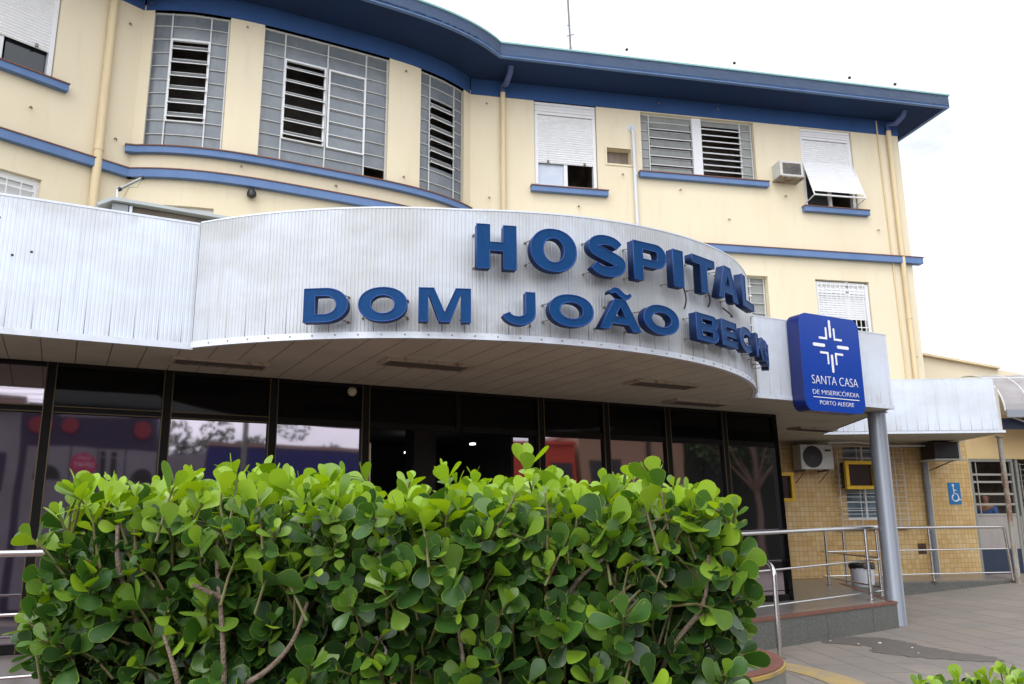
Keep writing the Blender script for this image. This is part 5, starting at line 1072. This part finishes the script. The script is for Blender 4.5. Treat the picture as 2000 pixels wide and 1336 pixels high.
mb.add('branches', m_bark, H, smooth=True)
mb = MB(); mb.box(WLD, HX0-.12, HX1+.12, HY0-.10, HY1+.15, 0, .42); tag(mb.add('planter_box', m_conc, bevel=.01), 'low concrete planter under the clipped hedge', 'planter')
mb = MB(); mb.box(WLD, HX0-.05, HX1+.05, HY0-.03, HY1+.08, .42, .44); struct(mb.add('soil', m_soil))
H2 = thing('small_hedge', 'lower clipped hedge whose leafy top enters the bottom right corner', 'hedge', (2.1, 3.3, .2))
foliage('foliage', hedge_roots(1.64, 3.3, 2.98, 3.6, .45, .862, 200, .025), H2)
mb = MB()
for _ in range(30): x = rng.uniform(1.8, 3.1); y = rng.uniform(3.1, 3.5); mb.tube([(x, y, 0), (x+rng.normal(0, .03), y, .45), (x+rng.normal(0, .05), y-.02, .80)], .009, 6, .004)
mb.add('branches', m_bark, H2, smooth=True)

# ---------------------------------------------------------------- the street opposite (seen mirrored in the glass)
ST = lambda s, o, z: LOC(s, 27-o, z+(1.25 if z > .8 else 0))
def flat(name, s0, s1, z0, z1, m, par, o0=-.2, o1=0): mb = MB(); mb.box(ST, s0, s1, o0, o1, z0, z1); return mb.add(name, m, par)
m_vi = mat('violet_shop_paint', (.03, .02, .055), .6); m_wh = mat('white_street_wall', (.23, .22, .25), .8, noise=[((1, 1, 1), .8, (.18, .17, .18), .4, .65, .8)]); m_bl = mat('blue_street_wall', (.025, .03, .16), .7); m_or = mat('orange_red_street_wall', (.50, .06, .03), .7); m_sand = mat('sand_street_wall', (.34, .22, .14), .8); m_pk = mat('pink_sign_paint', (.42, .035, .11), .6); m_rd = mat('red_sign_paint', (.24, .025, .04), .6); m_brn = mat('brown_roof', (.3, .2, .17), .8)
sh = thing('violet_shop', 'violet fronted shop with round red signs mirrored in the left glass panes', 'shop', ST(-2.8, 0, 0))
flat('wall', -4.8, -.75, 0, 5.6, m_vi, sh, -5); flat('window_panel', -4.6, -.85, .3, 4.15, m_wh, sh, 0, .06)
for a in (-3.45, -2.62, -1.75): flat('panel_joint', a-.02, a+.02, .3, 4.15, m_vi, sh, .06, .07)
for s_, z, r_ in ((-4.35, 4.85, .28), (-1.3, 4.78, .28), (-3.55, 4.85, .28)): mb = MB(); mb.lathe(ST(s_, 0, z), [(r_, -.12), (r_, .08)], 8, (-vx, -vy, 0)); mb.lathe(ST(s_, 0, z), [(r_*.6, .08), (r_*.6, .09)], 8, (-vx, -vy, 0)); mb.add('round_sign', m_rd, sh)
mb = MB(); mb.lathe(ST(-3.05, .06, 3.55), [(.42, 0), (.42, .03)], 8, (-vx, -vy, 0)); ps = mb.add('octagon_sign', m_pk, sh)
SMr = Matrix(((-ux, 0, -vx, 0), (-uy, 0, -vy, 0), (0, 1, 0, 0), (0, 0, 0, 1)))
me = text('DPVAT', .6, .17, 0, 0); o_ = joinm([(me, SMr)], 'lettering', m_swhite, ps); o_.location = Vector(ST(-3.05, .10, 3.47))-world_of(ps)
me = text('SEGURO', .42, .09, 0, 0); o_ = joinm([(me, SMr)], 'lettering', m_swhite, ps); o_.location = Vector(ST(-3.05, .10, 3.74))-world_of(ps)
for s_, k in ((-4.0, 1), (-1.25, 1), (-2.1, 0), (-2.45, 0)):
    mb = MB()
    if k: P = [ST(s_+.33*math.cos(R(a)), .075, 3.0+.5*max(0, math.sin(R(a)))) for a in range(0, 181, 15)]; b0 = len(mb.v); mb.v += P; mb.al += [0]*len(P); mb.hi += [0]*len(P); mb.f.append(tuple(range(len(P))))
    else: mb.box(ST, s_-.09, s_+.09, .07, .08, 2.9, 3.85); mb.lathe(ST(s_, .07, 3.98), [(.1, 0), (.1, .01)], 12, (-vx, -vy, 0))
    mb.add('poster_figure', m_black, sh)
flat('awning_text_band', -3.9, -1.7, 5.16, 5.24, m_wh, sh, 0, .02)
n1 = thing('beige_house', 'beige house mirrored at the far left of the glass', 'house', ST(-6.5, 0, 0)); flat('wall', -9.5, -4.82, 0, 5.3, m_wh, n1, -5); flat('window', -6.1, -5.2, 2.6, 3.9, m_vi, n1, 0, .03); flat('roof', -9.6, -4.85, 5.3, 5.75, m_brn, n1, -5, .2)
n2 = thing('white_garage', 'low white garage mirrored left of the blue wall', 'garage', ST(.2, 0, 0)); flat('wall', -.72, .9, 0, 4.05, m_wh, n2, -5); mb = MB(); mb.v += [ST(s_, o_, z) for o_ in (-5.5, -5.2) for s_, z in ((-.4, 4.0), (2.2, 4.0), (2.2, 4.85))]; mb.al = [0]*6; mb.hi = [0]*6; mb.f += [(0, 1, 2), (5, 4, 3), (0, 1, 4, 3), (1, 2, 5, 4), (2, 0, 3, 5)]; mb.add('roof', m_brn, n2); flat('door', -.5, .6, 0, 2.6, m_vi, n2, 0, .02)
n3 = thing('blue_boundary_wall', 'long plain blue wall mirrored in the middle panes', 'wall', ST(4, 0, 0)); flat('wall', .94, 6.6, 0, 4.28, m_bl, n3, -.3); flat('coping', .92, 6.62, 4.28, 4.42, m_brn, n3, -.35, .05); flat('wall', 6.7, 13.0, 0, 3.9, m_bl, n3, -.3)
n4 = thing('orange_building', 'orange red building with dark window mirrored right of the door', 'building', ST(15, 0, 0)); flat('wall', 13.2, 16.6, 0, 4.9, m_or, n4, -5); flat('window', 15.2, 16.4, 3.2, 4.1, m_black, n4, 0, .03); flat('window', 13.4, 14.7, 1.0, 2.8, m_black, n4, 0, .03); flat('cornice', 13.15, 16.65, 4.9, 5.05, m_or, n4, -5, .15)
n5 = thing('sand_building', 'sand coloured building mirrored in the right panes', 'building', ST(19.5, 0, 0)); flat('wall', 16.9, 22.6, 0, 5.5, m_sand, n5, -5); flat('downpipe', 20.1, 20.3, 0, 5.5, m_black, n5, 0, .1); flat('window', 17.4, 18.6, 3.2, 4.3, m_black, n5, 0, .03); flat('window', 20.8, 22, 3.2, 4.3, m_black, n5, 0, .03); flat('roof', 16.8, 22.7, 5.5, 5.7, m_brn, n5, -5, .2)
pw = thing('utility_pole', 'concrete utility pole carrying wires across the street', 'pole', ST(2.05, .8, 0)); mb = MB(); mb.tube([ST(2.05, .8, 0), ST(2.05, .8, 8.2)], .13, 10, .09); mb.add('pole', m_conc, pw, smooth=True); mb = MB(); mb.box(ST, 1.3, 2.8, .72, .8, 7.4, 7.5); mb.add('crossarm', m_conc, pw)
for k in range(5):
    mb = MB()
    for (s0, z0, s1, z1) in ((2.05, 6.2+.28*k, -16, 6.4+.28*k), (2.05, 6.2+.28*k, 19.5, 6.2+.28*k), (19.5, 6.2+.28*k, 34, 6.0+.28*k)):
        mb.tube([ST(s0+(s1-s0)*i/12, .8, z0+(z1-z0)*i/12-(1.0+.1*k)*4*(i/12)*(1-i/12)) for i in range(13)], .015, 4)
    tag(mb.add('overhead_wire', m_black), '%s black overhead wire of the five on the street pole' % ('lowest', 'second lowest', 'middle', 'second highest', 'highest')[k], 'wire', 'overhead wires along the street')
n6 = thing('sky_blocker', 'added tall dark block hiding the sky mirrored at the right end of the glass', 'building', ST(28, 0, 0)); m_blocker = mat('dark_green_blocker', (.012, .02, .009), .9, noise=[((1, 1, 1), 6, (.03, .05, .015), .5, .7, .8)]); flat('wall', 22.75, 44, 0, 9.5, m_blocker, n6, -6); flat('window', 24, 25, 3, 4.4, m_black, n6, 0, .03)  # added dark green block, keeps mirrored sky out of the right panes
def tree(s, o, h, r, label, nleaf=1500):
    t = thing('street_tree', label, 'tree', ST(s, o, 0), 'trees behind the opposite buildings'); b = Vector(ST(s, o, 0)); mb = MB(); mb.tube([b, b+Vector((.1, 0, h*.35)), b+Vector((0, .1, h*.7))], .22, 8, .1)
    for k in range(6): a = R(k*60+20); mb.tube([b+Vector((0, 0, h*.45)), b+Vector((math.cos(a)*r*.6, math.sin(a)*r*.6, h*.75))], .09, 6, .03)
    mb.add('trunk', m_bark, t); c = [(b+Vector((rng.normal(0, r*.45), rng.normal(0, r*.45), h*.72+rng.normal(0, r*.32))), rng.uniform(.25, .5)*r) for _ in range(9)]; mb = MB()
    for _ in range(nleaf):
        cc, rr = c[rng.integers(len(c))]; d = norm(rng.normal(size=3))*rr*rng.uniform(.5, 1)**.5; p = np.array(cc)+d; a = norm(rng.normal(size=3))*.13; b2 = norm(rng.normal(size=3))*.09
        n0 = len(mb.v); mb.v += [tuple(p-a), tuple(p+b2), tuple(p+a), tuple(p-b2)]; mb.al += [0]*4; mb.hi += [0]*4; mb.f.append((n0, n0+1, n0+2, n0+3))
    mb.add('crown', m_tree, t); return t
tree(-.2, -14, 9.9, 2.4, 'leafy tree behind the white garage roof across the street'); tree(1.9, -15, 10.4, 2.2, 'leafy tree behind the utility pole across the street'); tree(4.6, -16, 9.6, 2.0, 'small leafy tree rising behind the blue wall'); tree(7.0, -18, 10.2, 2.6, 'broad leafy tree at the right end behind the blue wall'); tree(10.5, -12, 7.8, 2.6, 'leafy tree between the blue wall and the orange building'); tree(25.5, 1.5, 9, 3.4, 'dark tall tree standing right of the sand coloured building', 2600)
